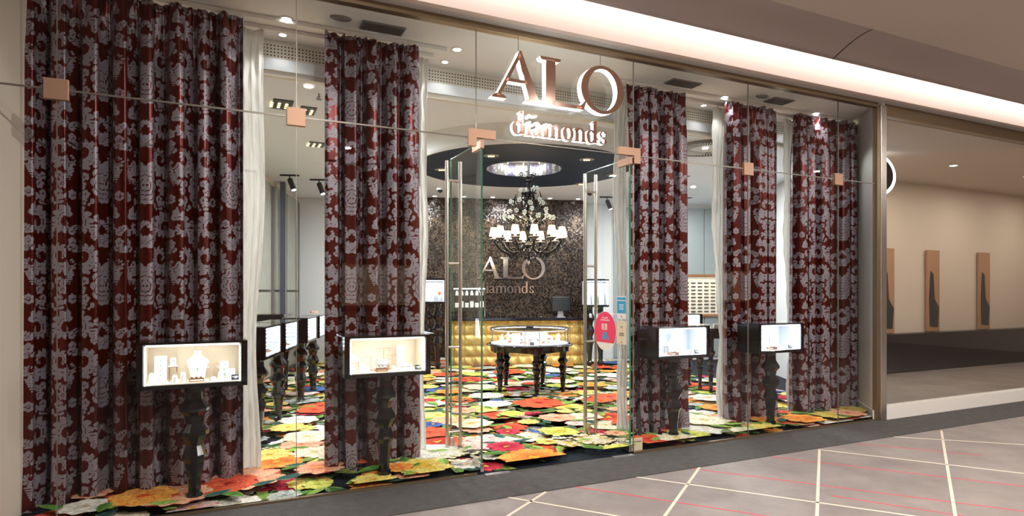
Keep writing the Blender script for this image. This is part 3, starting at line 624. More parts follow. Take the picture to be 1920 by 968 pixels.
for x_ in (.26, 1.07): b = MB(); b.tube([(x_,.02,.69),(x_,.02,.84)], .003, 6); b.build('hanger_wire', 'copper', sg)
bw = BACK-.3-.045
Ya = I(i_at(950,bw),bw)[1]; z_alo = zat(523, Ya); a_l = i_at(893,bw); a_r = i_at(1022,bw); ssc = (a_r-a_l)/1.292
sg2 = thing('wall_sign', 'silver letters reading ALO diamonds on the dark mosaic wall behind the counter', 'sign', I(a_l,bw,0), AI)
for ch, g in (('a',GA),('l',GL),('o',GO)):
    b = MB(); glyph(b, g, ssc, 0, z_alo, -.02, 0); b.build('letter_'+ch, 'silver', sg2)
a_d = i_at(896,bw)-a_l; wsc = (i_at(1001,bw)-i_at(896,bw))/7.95
for ch, g, ox in WORD:
    b = MB(); glyph(b, g, wsc, a_d+ox*wsc, zat(550,Ya), -.02, 0); b.build('letter_'+ch, 'silver', sg2)

# ------------------------------------------------------------ curtains
TW, TH, PX = .62, .73, .0025
def damask_tile():
    nx_, nz_ = int(TW/2/PX), int(TH/PX); X, Z = np.meshgrid((np.arange(nx_)+.5)*PX, (np.arange(nz_)+.5)*PX)
    M = np.zeros_like(X)
    def circ(cx, cz, r, val=1, sx=1., sz=1.):
        for dz in (-TH, 0, TH):
            M[((X-cx)/sx)**2+((Z-cz-dz)/sz)**2 < r*r] = val
    def stroke(pts, w0, w1, val=1, scal=0, sf=14, side=0):
        pts = np.array(pts); n = len(pts)
        for i, (px, pz) in enumerate(pts):
            s = i/(n-1); w = w0+(w1-w0)*s
            if scal: w *= 1+scal*abs(sin(sf*pi*s))
            for dz in (-TH, 0, TH): M[(X-px)**2+(Z-pz-dz)**2 < w*w] = val
    def acanth(pts, w0, w1, lobes=9, sides=(1,), ln=.0038):
        pts = np.array(pts); n = len(pts); T = np.gradient(pts, axis=0); T /= np.linalg.norm(T, axis=1)[:,None]+1e-9; Nn = np.stack([-T[:,1], T[:,0]], 1)
        stroke(pts, w0*.62, w1*.62)
        step = np.linspace(0, n-1, lobes+1).astype(int)
        for sd in (1, -1):
            for a, c in zip(step[:-1], step[1:]):
                m = (a+c)//2; w = w0+(w1-w0)*m/(n-1); seg = np.linalg.norm(pts[c]-pts[a])
                if sd in sides:
                    p = pts[m]+Nn[m]*sd*w*.75; circ(p[0], p[1], max(seg*.60, w*.55)); q = pts[m]+Nn[m]*sd*w*1.25+T[m]*seg*.3; circ(q[0], q[1], w*.34)
                else: p = pts[m]+Nn[m]*sd*w*.3; circ(p[0], p[1], w*.55)
        for sd in sides:
            for c in step[1:-1]:
                w = w0+(w1-w0)*c/(n-1); stroke([pts[c]+Nn[c]*sd*w*k+T[c]*w*.35*(k-.5) for k in np.linspace(.35,1.5,8)], ln*.6, ln*.6, 0)
        off = -sides[0]*.12; stroke(pts+Nn*(np.linspace(w0,w1,n)*off)[:,None], ln*.7, ln*.5, 0)
    def spiral(cx, cz, r0, r1, a0, a1, w0, w1, lobes=9, n=200):
        P_ = [(cx+(r0+(r1-r0)*(i/n)**.8)*cos(radians(a0+(a1-a0)*i/n)), cz+(r0+(r1-r0)*(i/n)**.8)*1.1*sin(radians(a0+(a1-a0)*i/n))) for i in range(n+1)]
        acanth(P_, w0, w1, lobes, (1 if a1 < a0 else -1,))
    def blossom(cx, cz, r, n=5):
        for i in range(n): a = 2*pi*i/n+pi/2; circ(cx+r*.62*cos(a), cz+r*.62*sin(a), r*.42)
        circ(cx, cz, r*.35, 0); circ(cx, cz, r*.22, 1)
        for i in range(n): a = 2*pi*i/n+pi/2+pi/n; stroke([(cx+r*.4*q*cos(a), cz+r*.4*q*sin(a)) for q in (1,1.4,1.9,2.3)], .0022, .0022, 0)
    # large central peony
    for i in range(11): a = 2*pi*i/11; circ(.0+.078*cos(a), .19+.112*sin(a), .034)
    circ(0, .19, .09, 1, 1, 1.25)
    for k, (rx, rz_) in enumerate(((.078,.10),(.055,.07),(.032,.042))):
        n = 8-k
        for i in range(n):
            a0 = 2*pi*i/n+k*.4
            stroke([(rx*cos(a0+q)*(1+.16*sin(pi*(q*n/(2*pi)))), .19+rz_*sin(a0+q)*(1+.16*sin(pi*(q*n/(2*pi))))) for q in np.linspace(0, 2*pi/n*.92, 14)], .0034, .0034, 0)
    circ(.012, .19, .008, 0)
    # acanthus scrolls
    spiral(.155,.405,.088,.016,-50,-420,.040,.010,12)
    spiral(.190,.625,.082,.016,50,400,.038,.010,11)
    spiral(.255,.350,.046,.010,170,480,.024,.008,8)
    acanth([(.03+.10*q, .335-.03*sin(3*q)+.03*q) for q in np.linspace(0,1,60)], .032, .012, 5, (1,-1))
    acanth([(.0+.10*q, .49+.05*sin(2.4*q)) for q in np.linspace(0,1,60)], .034, .014, 6, (1,-1))
    acanth([(.11-.10*q, .60+.08*q*q-.02*q) for q in np.linspace(0,1,60)], .030, .012, 6, (1,))
    acanth([(.25+.06*q, .565+.05*q) for q in np.linspace(0,1,50)], .024, .008, 4, (1,-1))
    acanth([(.30-.07*q, .44+.03*sin(3*q)) for q in np.linspace(0,1,40)], .022, .006, 4, (1,-1))
    for r in range(6):            # grapes
        for c in range(6-r): circ(.245+(c-(5-r)/2)*.0145, .285-r*.0165, .0072)
    blossom(.265,.50,.034); blossom(.065,.665,.030,6); blossom(.17,.165,.034); blossom(.265,.10,.036,6); acanth([(.13+.09*q, .235-.02*sin(3*q)) for q in np.linspace(0,1,40)], .020, .008, 4, (1,-1)); acanth([(.14+.02*q, .12-.09*q) for q in np.linspace(0,1,40)], .020, .008, 4, (1,-1)); circ(.20,.06,.012); circ(.22,.035,.009); circ(.12,.03,.010); circ(.10,.055,.014,1,1,1.5)
    stroke([(.12+.08*q, .10-.03*sin(3*q)) for q in np.linspace(0,1,30)], .004, .010, 1, .5, 5)
    full = np.concatenate([M[:, ::-1], M], axis=1)
    # soften so the threshold in the shader gives clean edges
    P = np.pad(full, 1, mode='wrap'); full = (P[1:-1,1:-1]*4+P[:-2,1:-1]+P[2:,1:-1]+P[1:-1,:-2]+P[1:-1,2:])/8
    return full
TILE = damask_tile()
def sample_tile(U, Vv):
    h, w = TILE.shape; x = (U % TW)/PX-.5; z = (Vv % TH)/PX-.5
    x0 = np.floor(x).astype(int); z0 = np.floor(z).astype(int); fx = x-x0; fz = z-z0
    g = lambda i, j: TILE[j % h, i % w]
    return (g(x0,z0)*(1-fx)*(1-fz)+g(x0+1,z0)*fx*(1-fz)+g(x0,z0+1)*(1-fx)*fz+g(x0+1,z0+1)*fx*fz)
def curtain(t0, t1, off, phase, label, z1=3.63, du=.0065, full=1.5, pull=None, sheer=False, per=.18, name='damask_curtain', amp=None, lean=0.):
    w = t1-t0; nu = int(w*full/du); z0 = .012; nz = int((z1-z0)/(.0075 if not sheer else .02))
    s = np.linspace(0, 1, nu); zz = np.linspace(z0, z1, nz); Sg, Zg = np.meshgrid(s, zz)
    r = np.random.default_rng(int(phase*100)+3)
    xs = Sg*w; wob = sum(a*np.sin(2*pi*xs/l+p) for a, l, p in zip((.30,.2,.14),(w*1.1,w*.53,w*.31), r.uniform(0,6.3,3)))
    ph = 2*pi*(xs/per)+phase+wob*2.2
    A = (per*.27 if amp is None else amp)
    top = np.clip((z1-Zg)/.5, 0, 1)
    if sheer: depth = A*np.sin(ph)*(.45+.55*top)
    else: depth = A*2.1*(1-1.6*np.abs(np.sin(ph/2))**.55)*(.45+.55*top)
    depth += A*.35*np.sin(ph*2.07+1.3+.3*Zg)*(1-top*.6)+A*.30*np.sin(ph*.5+Zg*.5+phase)
    # folded header: small tight pleats
    head = np.clip(1-(z1-Zg)/.16, 0, 1); depth += head*.012*np.sin(2*pi*xs/.045+phase)
    bot = np.clip(1-Zg/.35, 0, 1); depth = depth*(1+.25*bot)+bot*.03*np.sin(xs*9+phase)
    xx = xs+A*.55*np.sin(ph*2+.6)*(.6+.4*top)*.55 + lean*(1-Zg/z1)**2
    if sheer:
        depth += .010*np.sin(Zg*7+xs*20+phase)+.006*np.sin(Zg*23+xs*61); xx = xx+.012*np.sin(Zg*3.1+phase)+(lean*np.exp(-((Zg-1.0)/.6)**2))
        mid = xs.mean(); g = 1-.30*np.exp(-((Zg-1.1)/.9)**2); xx = mid+(xx-mid)*g
    zz_ = Zg+(.008*np.sin(xs*40+phase) if True else 0)*(bot+head)
    zz_ = np.maximum(zz_, .008)
    x = P0[0]+(t0+xx)*S[0]+(off+depth)*N[0]; y = P0[1]+(t0+xx)*S[1]+(off+depth)*N[1]
    V = np.stack([x, y, zz_], -1).reshape(-1,3)
    idx = np.arange(nu*nz).reshape(nz, nu)
    Fq = np.stack([idx[:-1,:-1], idx[:-1,1:], idx[1:,1:], idx[1:,:-1]], -1).reshape(-1,4)
    me = bpy.data.meshes.new(name); me.vertices.add(len(V)); me.vertices.foreach_set('co', V.ravel().astype(np.float32))
    me.loops.add(Fq.size); me.loops.foreach_set('vertex_index', Fq.ravel().astype(np.int32)); me.polygons.add(len(Fq)); me.polygons.foreach_set('loop_start', (np.arange(len(Fq))*4).astype(np.int32))
    try: me.polygons.foreach_set('loop_total', np.full(len(Fq), 4, np.int32))
    except Exception: pass
    me.update(calc_edges=True); me.polygons.foreach_set('use_smooth', np.ones(len(Fq), bool))
    me.materials.append(MAT['sheer' if sheer else 'damask'])
    if not sheer:
        seg = np.sqrt(np.diff(xx[nz//2])**2+np.diff(depth[nz//2])**2); arc_ = np.concatenate([[0], np.cumsum(seg)])
        dv = sample_tile(arc_[None,:]+phase*.2+np.zeros_like(Zg), zz_+.11)
        at = me.attributes.new('weave', 'FLOAT', 'POINT'); at.data.foreach_set('value', dv.ravel().astype(np.float32))
    o = bpy.data.objects.new(name, me); COL.objects.link(o)
    tag(o, label, 'curtain', 'white sheer curtains' if sheer else 'damask curtains in the shop window')
    m = o.modifiers.new('thick', 'SOLIDIFY'); m.thickness = .002; m.offset = 1
    return o
CU = .55
cur = [(-3.38, to_t(455,CU), 1.0, 'widest burgundy and silver damask curtain at the far left of the window'),
       (to_t(609,CU), to_t(788,CU), 2.3, 'burgundy and silver damask curtain just left of the glass doors'),
       (to_t(1174,CU), to_t(1282,CU), 3.1, 'burgundy and silver damask curtain just right of the glass doors'),
       (to_t(1359,CU), to_t(1455,CU), 4.4, 'burgundy and silver damask curtain, second to the right of the doors'),
       (to_t(1489,CU), to_t(1609,CU), 5.2, 'reddish damask curtain at the right end of the window beside the white jamb')]
for t0, t1, ph, lab in cur: curtain(t0, t1, CU, ph, lab)
CS = .72
for u0, u1, ph, lab, ln in ((452,496,1.,'crinkled white sheer beside the widest damask curtain',-.03),(786,802,2.,'narrow crinkled white sheer left of the glass doors',-.02),
                        (1150,1174,3.,'crinkled white sheer seen through the right glass door',.03),(1334,1360,4.,'crinkled white sheer between the two curtains right of the doors',.06),(1468,1490,5.,'crinkled white sheer beside the rightmost damask curtain',.05)):
    curtain(to_t(u0,CS), to_t(u1,CS), CS, ph, lab, sheer=True, name='sheer_curtain', per=.055, amp=.012, lean=ln, z1=3.62, du=.006)
for i, (t0, t1) in enumerate(((TL+.05, -.12), (1.62, 5.3))):
    q = thing('curtain_track', ['white double curtain track left of the doors','white double curtain track right of the doors'][i], 'curtain track', F(0,0,ZS), AS)
    for o_ in (CU, CS+.02):
        b = MB(); b.box(((t0+t1)/2, o_, -.018), (t1-t0-(.12 if o_ > .6 else 0), .028, .032)); b.build('rail', 'plaster_white', q, bevel=.003)

# ------------------------------------------------------------ ceiling fittings
def downlight(name, loc, rz, label, group, power, r=.045, col=(1,.97,.93), tiltx=0., ang=110):
    q = thing(name, label, 'ceiling light', loc, rz, group)
    b = MB(); b.lathe([(r*1.5,0),(r*1.5,-.006),(r,-.008),(r,0)]); b.build('ring', 'plaster_white', q)
    b = MB(); b.lathe([(r*.98,-.001),(r*.98,-.009)]); b.build('lens', 'lens', q)
    spot('lamp', (0,0,-.03), power, col, radians(ang), (tiltx,0,0), q, .05)
    return q
names = ['above the leftmost window gap','above the left side of the doors','above the gap right of the doors','above the rightmost window gap']
for row, o_ in ((0,.53),(1,.86)):
    for i, t in enumerate((-1.47,-.03,3.14,4.61)):
        downlight('downlight', F(t, o_, ZS), AS, ('small front' if row == 0 else 'small rear')+' ceiling spot '+names[i], 'window soffit spots', POW_WINDOW*(3.2 if row == 0 else .25), .035 if row == 0 else .028)
# more of the same run, hidden behind the curtains
for i, (t, u, v, w, h) in enumerate(((-.735,711,53,.33,.14),(2.41,1259,158,.35,.14),(3.80,1450,190,.28,.16))):
    q = thing('ceiling_vent', ['dark rectangular ceiling grille above the curtain left of the doors','dark rectangular ceiling grille above the curtain right of the doors','grey rectangular ceiling grille near the right end of the window'][i], 'vent', F(t,.37,ZS), AS)
    b = MB(); b.box((0,0,-.006), (w+.02,h+.02,.012)); b.build('frame', 'vent_grey', q)
    b = MB()
    for j in range(6): b.box((0, -h/2+.012+j*h/6, -.015), (w-.01, h/9, .008))
    b.build('slats', 'vent_dark', q)
for i, (t, o_) in enumerate(((-1.08,.50),(3.50,.60))):
    q = thing('ceiling_speaker', ['flat grey round ceiling speaker near the left window gap','flat grey round ceiling speaker right of the doors'][i], 'speaker', F(t,.33,ZS), AS)
    b = MB(); b.lathe([(.085,0),(.085,-.008),(.07,-.016),(.02,-.018)], n=32, sq=.55); b.build('grille', 'vent_grey', q)
def lampbox(t, o_, label, w=.30, h=.30, lit=True, power=POW_ROOM):
    q = thing('recessed_lamp_box', label, 'ceiling light', F(t,o_,ZC), AS, 'recessed lamp boxes')
    b = MB(); b.box((0,0,-.004), (w,h,.008)); b.build('tray', 'black_satin', q)
    for i in range(3):
        for j in range(3): b = MB(); b.lathe([(.014,-.009),(.017,-.014),(.007,-.016)], ((i-1)*.07-.03,(j-1)*.07+.02,0), 10); b.build('bulb', 'lens_warm', q)
    area('lamp', (0,0,-.04), .10, power, (1,.97,.94), (0,0,0), q)
    return q
lampbox(-1.38, 2.0, 'square black box of small yellow lamps in the ceiling, nearest at the left', .19, .34)
lampbox(-1.12, 2.12, 'square black lamp box behind the copper glass clip', .16, .30)
lampbox(-.83, 3.62, 'small black lamp box farther back at the left', .2, .26)
lampbox(4.95, 3.45, 'black lamp box in the ceiling right of the doors', .2, .40)
lampbox(6.55, 5.2, 'farthest black lamp box in the right of the ceiling', .3, .3)
for i, (t, o_) in enumerate(((-.3,3.0),(.3,5.0),(4.3,2.6),(4.6,3.4),(5.6,2.6),(2.9,5.3),(1.3,5.9))):  # lamps added to brighten the shop, mostly out of sight behind curtains
    p = F(t, o_, ZC)
    q = thing('added_downlight', 'round white downlight added to brighten the shop', 'ceiling light', p, AS, 'added shop downlights')
    b = MB(); b.lathe([(.075,0),(.075,-.006),(.05,-.008),(.05,0)]); b.build('ring', 'plaster_white', q)
    b = MB(); b.lathe([(.048,-.001),(.048,-.009)]); b.build('lens', 'lens', q)
    area('lamp', (0,0,-.03), .09, POW_ROOM*1.3, (.97,.98,1), (0,0,0), q, 'DISK')
wl = ['first','second','third','fourth','fifth','sixth','seventh']
for i, u in enumerate((815,870,924,978,1031,1084)):
    bb = BACK-.3-.28; a = i_at(u, bb)
    q = thing('wall_washer', wl[i]+' from the left of the spots washing the mosaic wall', 'ceiling light', I(a,bb,ZC), AI, 'mosaic wall washers')
    b = MB(); b.lathe([(.06,0),(.06,-.006),(.04,-.008),(.04,0)]); b.build('ring', 'plaster_white', q)
    b = MB(); b.lathe([(.038,-.001),(.038,-.009)]); b.build('lens', 'lens', q)
    spot('lamp', (0,-.0,-.02), 120, (1,.80,.64), radians(52), (radians(16),0,0), q, .03, .8)
def cctv(a, b_, label):
    q = thing('dome_camera', label, 'camera', I(a,b_,ZC), AI)
    b = MB(); b.lathe([(.06,0),(.06,-.05),(.05,-.06)]); b.build('housing', 'plaster_white', q)
    b = MB(); b.lathe([(.048,-.055),(.045,-.085),(.03,-.105),(.005,-.115)]); b.build('dome', 'black_gloss', q)
def at_i(u, v, z):  # shop-frame coordinates for a picture point at height z
    Y = (z-1.5)*FPX/(HORIZON-v); X = (u-960)/FPX*Y; return X*R[0]+Y*R[1], X*D[0]+Y*D[1]
cctv(*at_i(825,350,ZC), 'black and white dome camera on the ceiling left of the doors'); cctv(*at_i(1106,356,ZC), 'white dome camera on the ceiling seen by the right door handle')
def track_spot(a, b_, z, label, rz):
    q = thing('track_spotlight', label, 'spotlight', I(a,b_,z), rz, 'black track spotlights')
    b = MB(); b.box((0,0,-.012), (.30,.035,.024)); b.build('track', 'black_metal', q)
    b = MB(); b.tube([(0,0,-.02),(0,0,-.10)], .010, 8); b.build('arm', 'black_metal', q)
    b = MB(); P_ = np.array([(0,0,-.07),(.07,-.02,-.25)]); b.tube([tuple(P_[0]), tuple(P_[1])], .042, 16); hd = b.build('lamp_head', 'black_metal', q)
    b = MB(); b.tube([(.0695,-.0195,-.249),(.0715,-.0205,-.256)], .034, 16); b.build('lens', 'lens', hd)
    return q
def l_at(u, L):  # depth along the shop axis for column u at lateral offset -L
    k = (u-960)/FPX; return (L*R[0]-k*L*R[1])/(D[0]-k*D[1])
for i, (u, v) in enumerate(((543,374),(598,377))):
    L = 2.35 if i == 0 else 1.95; s = l_at(u, L); Y = I(-L,s)[1]; z = zat(v, Y)
    q = track_spot(-L, s, ZC, ['black track spotlight near the panelled wall, nearer one','black track spotlight beside the second curtain'][i], AI)
a, b_ = at_i(1138,381,ZC); b_ = min(b_, 12.0); k = (1138-960)/FPX; a = b_*(k*D[1]-D[0])/(R[0]-k*R[1]); track_spot(a, b_, ZC, 'black spotlight on the ceiling seen through the right glass door', AI)
a, b_ = at_i(598,176,ZC)
q = thing('sprinkler', 'small dark ceiling sprinkler near the left window gap', 'sprinkler', I(a,b_,ZC), 0)
b = MB(); b.tube([(0,0,0),(0,0,-.05)], .007, 8); b.build('pipe', 'vent_grey', q)
b = MB(); b.lathe([(.028,-.05),(.028,-.054)]); b.box((0,0,-.03),(.04,.006,.006)); b.build('deflector', 'vent_grey', q)
# green emergency sign seen through the A
a, b_ = at_i(966,150,ZS)
q = thing('emergency_sign', 'green emergency exit sign hanging behind the big letter A', 'sign', F(.60,1.30,3.10), AS)
q.location = F(to_t(967,1.3),1.3,zat(161,F(to_t(967,1.3),1.3)[1])-.05)
b = MB(); b.box((0,0,.05), (.20,.03,.10)); b.build('panel', 'exit_green', q)
b = MB(); [b.tube([(x,0,.1),(x,0,ZC-q.location[2])], .003, 6) for x in (-.08,.08)]; b.build('rod', 'steel', q)
b = MB(); b.plate([(-.07,.03),(-.03,.03),(-.01,.06),(-.04,.085),(-.06,.06)], -.017, -.0152); b.plate([(.02,.02),(.06,.02),(.06,.08),(.02,.08)], -.017, -.0152); b.build('running_figure', 'ink_white', q)
# round louvred ceiling ring at the right
ctr = at_i(1311,284,ZC)
q = thing('round_air_grille', 'large round louvred air grille in the ceiling right of the doors', 'vent', I(ctr[0]+.0,ctr[1]-.25,ZC-.002), AI)
b = MB(); b.lathe([(.42,0),(.42,-.035),(.40,-.035),(.40,0)], n=48); b.build('rim', 'vent_grey', q)
b = MB()
for i in range(60): a = 2*pi*i/60; b.box((.31*cos(a),.31*sin(a),-.02), (.20,.012,.02), a)
b.lathe([(.21,-.001),(.21,-.02)], n=32); b.build('louvres', 'plaster_cool', q)

# ------------------------------------------------------------ dark ceiling drum with mirrored well
DC = (.17, 8.62)
q = thing('ceiling_drum', 'big round midnight blue ceiling drum with a mirrored well above the display table', 'ceiling feature', (DC[0],DC[1],ZC), 0)
ZU = -.19
b = MB()
b.lathe([(1.72,0),(1.66,-.03),(1.58,-.10),(1.53,-.165),(1.52,ZU),(1.50,ZU),(1.50,ZU+.02)], n=96); 
b = MB(); n = 96; pr = [(1.74,0),(1.68,-.03),(1.60,-.09),(1.54,-.15),(1.525,ZU),(1.50,ZU)]
V = [(r*cos(2*pi*i/n), r*sin(2*pi*i/n), z) for r, z in pr for i in range(n)]
b.add(V, [(j*n+i,(j)*n+(i+1)%n,(j+1)*n+(i+1)%n,(j+1)*n+i) for j in range(len(pr)-1) for i in range(n)], 0, True); b.build('curved_rim', 'plaster_cool', q)
b = MB(); pr = [(1.50,ZU),(.53,ZU),(.53,ZU+.01)]
V = [(r*cos(2*pi*i/n), r*sin(2*pi*i/n), z) for r, z in pr for i in range(n)]
b.add(V, [(j*n+i,(j)*n+(i+1)%n,(j+1)*n+(i+1)%n,(j+1)*n+i) for j in range(len(pr)-1) for i in range(n)]); b.build('dark_underside', 'drum', q)
V, Fc, Cc = [], [], []
nm = 56
for i in range(nm):
    a0, a1 = 2*pi*i/nm, 2*pi*(i+1)/nm; k = len(V); c = random.choice([(.75,.78,.72),(.60,.62,.42),(.45,.42,.60),(.85,.85,.85),(.30,.32,.35),(.70,.62,.50),(.9,.92,.95)])
    V += [(.53*cos(a0),.53*sin(a0),ZU),(.53*cos(a1),.53*sin(a1),ZU),(.53*cos(a1),.53*sin(a1),-.005),(.53*cos(a0),.53*sin(a0),-.005)]; Fc.append((k,k+1,k+2,k+3)); Cc += [c]*4
o = color_mesh('mirrored_well', V, Fc, Cc, 'mirror_strips'); o.parent = q
b = MB()
for i in range(12):
    a = 2*pi*i/12; b.ball((.46*cos(a),.46*sin(a),-.02), .010, 8)
b.build('well_lamps', 'led_soft', q); area('well_lamp', (0,0,-.03), .7, 2, (.95,.97,1), (pi,0,0), q, 'DISK')
area('well_lamp', (0,0,-.012), .5, 4, (.95,.97,1), (0,0,0), q, 'DISK')
for i, (u, v) in enumerate(((921,292),(1100,299),(828,318),(1090,345))):
    z = ZC+ZU; Y = (z-1.5)*FPX/(HORIZON-v); X = (u-960)/FPX*Y
    k = thing('drum_spotlight', ['small spot in the drum, near left','small spot in the drum, near right','small spot in the drum, far left','small spot in the drum, far right'][i], 'ceiling light', (X,Y,z), 0, 'spots in the dark ceiling drum')
    b = MB(); b.lathe([(.10,0),(.10,-.004),(.075,-.006),(.075,0)], n=24); b.build('ring', 'vent_grey', k)
    b = MB(); b.lathe([(.072,-.001),(.072,-.004)]); b.build('baffle', 'black_satin', k)
    b = MB(); [b.ball((x,0,-.006), .014, 8) for x in (-.03,.0,.03)]; b.build('lamps', 'lens_warm', k)
    spot('lamp', (0,0,-.03), 30, (1,.95,.9), radians(80), (0,0,0), k)

# ------------------------------------------------------------ chandelier
CHY = 8.75; CH = ((991-960)/FPX*CHY, CHY)
q = thing('chandelier', 'black glass chandelier with cream lampshades and white flowers above the round table', 'chandelier', (CH[0],CH[1],0), 0)
zt = ZC+ZU
b = MB(); b.lathe([(.004,1.93),(.016,1.95),(.03,1.98),(.016,2.01),(.010,2.04),(.05,2.08),(.10,2.11),(.12,2.14),(.09,2.17),(.04,2.20),(.03,2.28),(.055,2.36),(.035,2.44),(.03,2.56),(.06,2.62),(.04,2.68),(.025,2.80),(.05,2.86),(.07,2.90),(.03,2.94),(.02,3.02),(.045,3.07),(.02,3.12),(.015,3.40)], n=20); b.build('column', 'black_gloss', q)
b = MB(); b.tube([(0,0,3.40),(0,0,3.405)], .05, 16); b.build('ceiling_cup', 'black_gloss', q)
b = MB(); b.lathe([(.002,1.88),(.018,1.90),(.022,1.915),(.008,1.94)], n=12); b.build('drop', 'silver', q)
for i in range(12):
    a = 2*pi*i/12+.13; rr = .50
    c_, s_ = cos(a), sin(a)
    pts = [(.06*c_,.06*s_,2.14),(.14*c_,.14*s_,2.09),(.22*c_,.22*s_,2.045),(.31*c_,.31*s_,2.04),(.39*c_,.39*s_,2.08),(.45*c_,.45*s_,2.15),(rr*c_,rr*s_,2.22)]
    b = MB(); b.tube(pts, [.022,.020,.019,.020,.020,.018,.014], 10)
    for p in pts[1:-1]: b.ball(p, .030, 8)
    arm = b.build('arm', 'black_gloss', q)
    b = MB(); b.tube([((.27+.045*cos(t))*c_,(.27+.045*cos(t))*s_,2.06+.055*sin(t)) for t in [2*pi*j/14 for j in range(14)]], .010, 6, closed=True)
    b.ball((.27*c_,.27*s_,1.985), .018, 8); b.tube([(.27*c_,.27*s_,1.985),(.27*c_,.27*s_,2.02)], .006, 6); b.build('scroll', 'silver' if i % 3 == 5 else 'black_gloss', arm)
    b = MB(); b.lathe([(.02,2.20),(.05,2.225),(.072,2.235),(.070,2.242),(.02,2.238)], (rr*c_,rr*s_,0), 18); b.build('drip_pan', 'white_flower' if False else 'black_gloss', arm)
    b = MB(); b.lathe([(.072,2.236),(.076,2.240),(.072,2.245),(.066,2.240)], (rr*c_,rr*s_,0), 18); b.build('pan_rim', 'silver', arm)
    b = MB(); b.tube([(rr*c_,rr*s_,2.24),(rr*c_,rr*s_,2.30)], .016, 10); b.build('candle', 'candle', arm)
    b = MB(); n = 20; pr = [(.064,2.285),(.042,2.405)]
    V = [(rr*c_+r*cos(2*pi*j/n), rr*s_+r*sin(2*pi*j/n), z) for r, z in pr for j in range(n)]; b.add(V, [(j,(j+1)%n,n+(j+1)%n,n+j) for j in range(n)], 0, True); b.build('lamp_shade', 'shade', q)
def small_flower(b, c, r, mi=0):
    tilt = random.uniform(-.5,.5); a0 = random.random()*6
    yaw = random.uniform(-1.2,1.2)
    for i in range(6):
        a = a0+2*pi*i/6
        px, pz = cos(a)*r*.72, sin(a)*r*.72
        b.ball((c[0]+px*cos(yaw), c[1]+px*sin(yaw)-.01, c[2]+pz), r*.36, 6, mi, (1,.5,1))
    b.ball((c[0],c[1]-.015,c[2]), r*.28, 6, mi)
cnt = 0
for (z, rad, n, fr) in ((3.17,.13,6,.030),(2.96,.13,7,.030),(2.76,.24,9,.036),(2.66,.30,8,.034),(2.56,.36,12,.038)):
    for i in range(n):
        a = 2*pi*i/n+z*3; r_ = rad*random.uniform(.8,1.1); zz = z+random.uniform(-.03,.03); p = (r_*cos(a), r_*sin(a), zz)
        b = MB(); zb = z-.16 if z < 3 else z-.08
        b.tube([(.02*cos(a),.02*sin(a),zb),(r_*.35*cos(a),r_*.35*sin(a),zb+.03),(r_*.75*cos(a),r_*.75*sin(a),zz-.05),p], .008, 6)
        for j in range(3):
            lp = (r_*(.4+.2*j)*cos(a+.15*(j-1)), r_*(.4+.2*j)*sin(a+.15*(j-1)), zb+.04+.03*j); b.ball(lp, .026, 6, 0, (1,1,.5))
        b.build('flower_stem', 'black_gloss', q)
        b = MB(); small_flower(b, p, fr); b.build('flower', 'white_flower', q)
for i in range(8):
    a = 2*pi*i/8+.3; b = MB(); b.tube([(.10*cos(a),.10*sin(a),2.62),(.20*cos(a),.20*sin(a),2.66),(.21*cos(a),.21*sin(a),2.80),(.17*cos(a),.17*sin(a),2.93)], [.016,.014,.012,.003], 8); b.build('spire', 'black_gloss', q)
l = bpy.data.lights.new('chandelier_glow', 'POINT'); l.energy = 26; l.color = (1,.80,.52); l.shadow_soft_size = .25; lo = bpy.data.objects.new('chandelier_glow', l); COL.objects.link(lo); lo.parent = q; lo.location = (0,0,2.48)

# ------------------------------------------------------------ round display table
RT = (.26, 9.05)
q = thing('round_display_table', 'round black table with turned legs carrying a lit glass jewellery case', 'display table', (RT[0],RT[1],0), 0)
LEG = [(.030,0),(.024,.01),(.030,.05),(.036,.055),(.036,.075),(.028,.085),(.032,.13),(.045,.27),(.052,.28),(.050,.30),(.038,.315),(.050,.355),(.068,.39),(.062,.405),(.042,.425),(.052,.455),(.076,.49),(.070,.505),(.048,.535),(.050,.60),(.058,.66)]
for k in range(5):
    a = radians(64+72*k); b = MB(); b.lathe([(r*(1. if z > .02 else .9), z) for r, z in LEG], (.49*cos(a),.49*sin(a),0), 10, smooth=False); b.build('leg', 'black_gloss', q)
b = MB(); n = 80; V = []
for i in range(n):
    a = 2*pi*i/n; dip = .03*(abs(sin((a-radians(64))*2.5))**.6)
    V += [(.575*cos(a),.575*sin(a),.615+dip),(.585*cos(a),.585*sin(a),.715),(.50*cos(a),.50*sin(a),.715),(.50*cos(a),.50*sin(a),.615+dip)]
b.add(V, [tuple((i*4+j, ((i+1)%n)*4+j, ((i+1)%n)*4+(j+1)%4, i*4+(j+1)%4)) for i in range(n) for j in range(4)]); b.build('apron', 'black_gloss', q)
b = MB(); b.lathe([(.60,.712),(.635,.72),(.635,.735),(.60,.742)], n=64); b.build('table_top', 'black_gloss', q)
b = MB(); b.lathe([(.57,.742),(.57,.752)], n=64); b.build('lit_base', 'case_lining_white', q)
b = MB(); V = [(.575*cos(2*pi*i/n), .575*sin(2*pi*i/n), z) for z in (.745,.955) for i in range(n)]; b.add(V, [(i,(i+1)%n,n+(i+1)%n,n+i) for i in range(n)], 0, True); b.build('glass_drum', 'case_glass', q)
b = MB(); b.lathe([(.575,.958),(.575,.966)], n=64); b.build('glass_lid', 'case_glass', q)
b = MB()
for r_, z_ in ((.577,.950),(.577,.968)): b.tube([(r_*cos(2*pi*i/64), r_*sin(2*pi*i/64), z_) for i in range(64)], .006, 6, closed=True)
b.build('rim', 'black_metal', q)
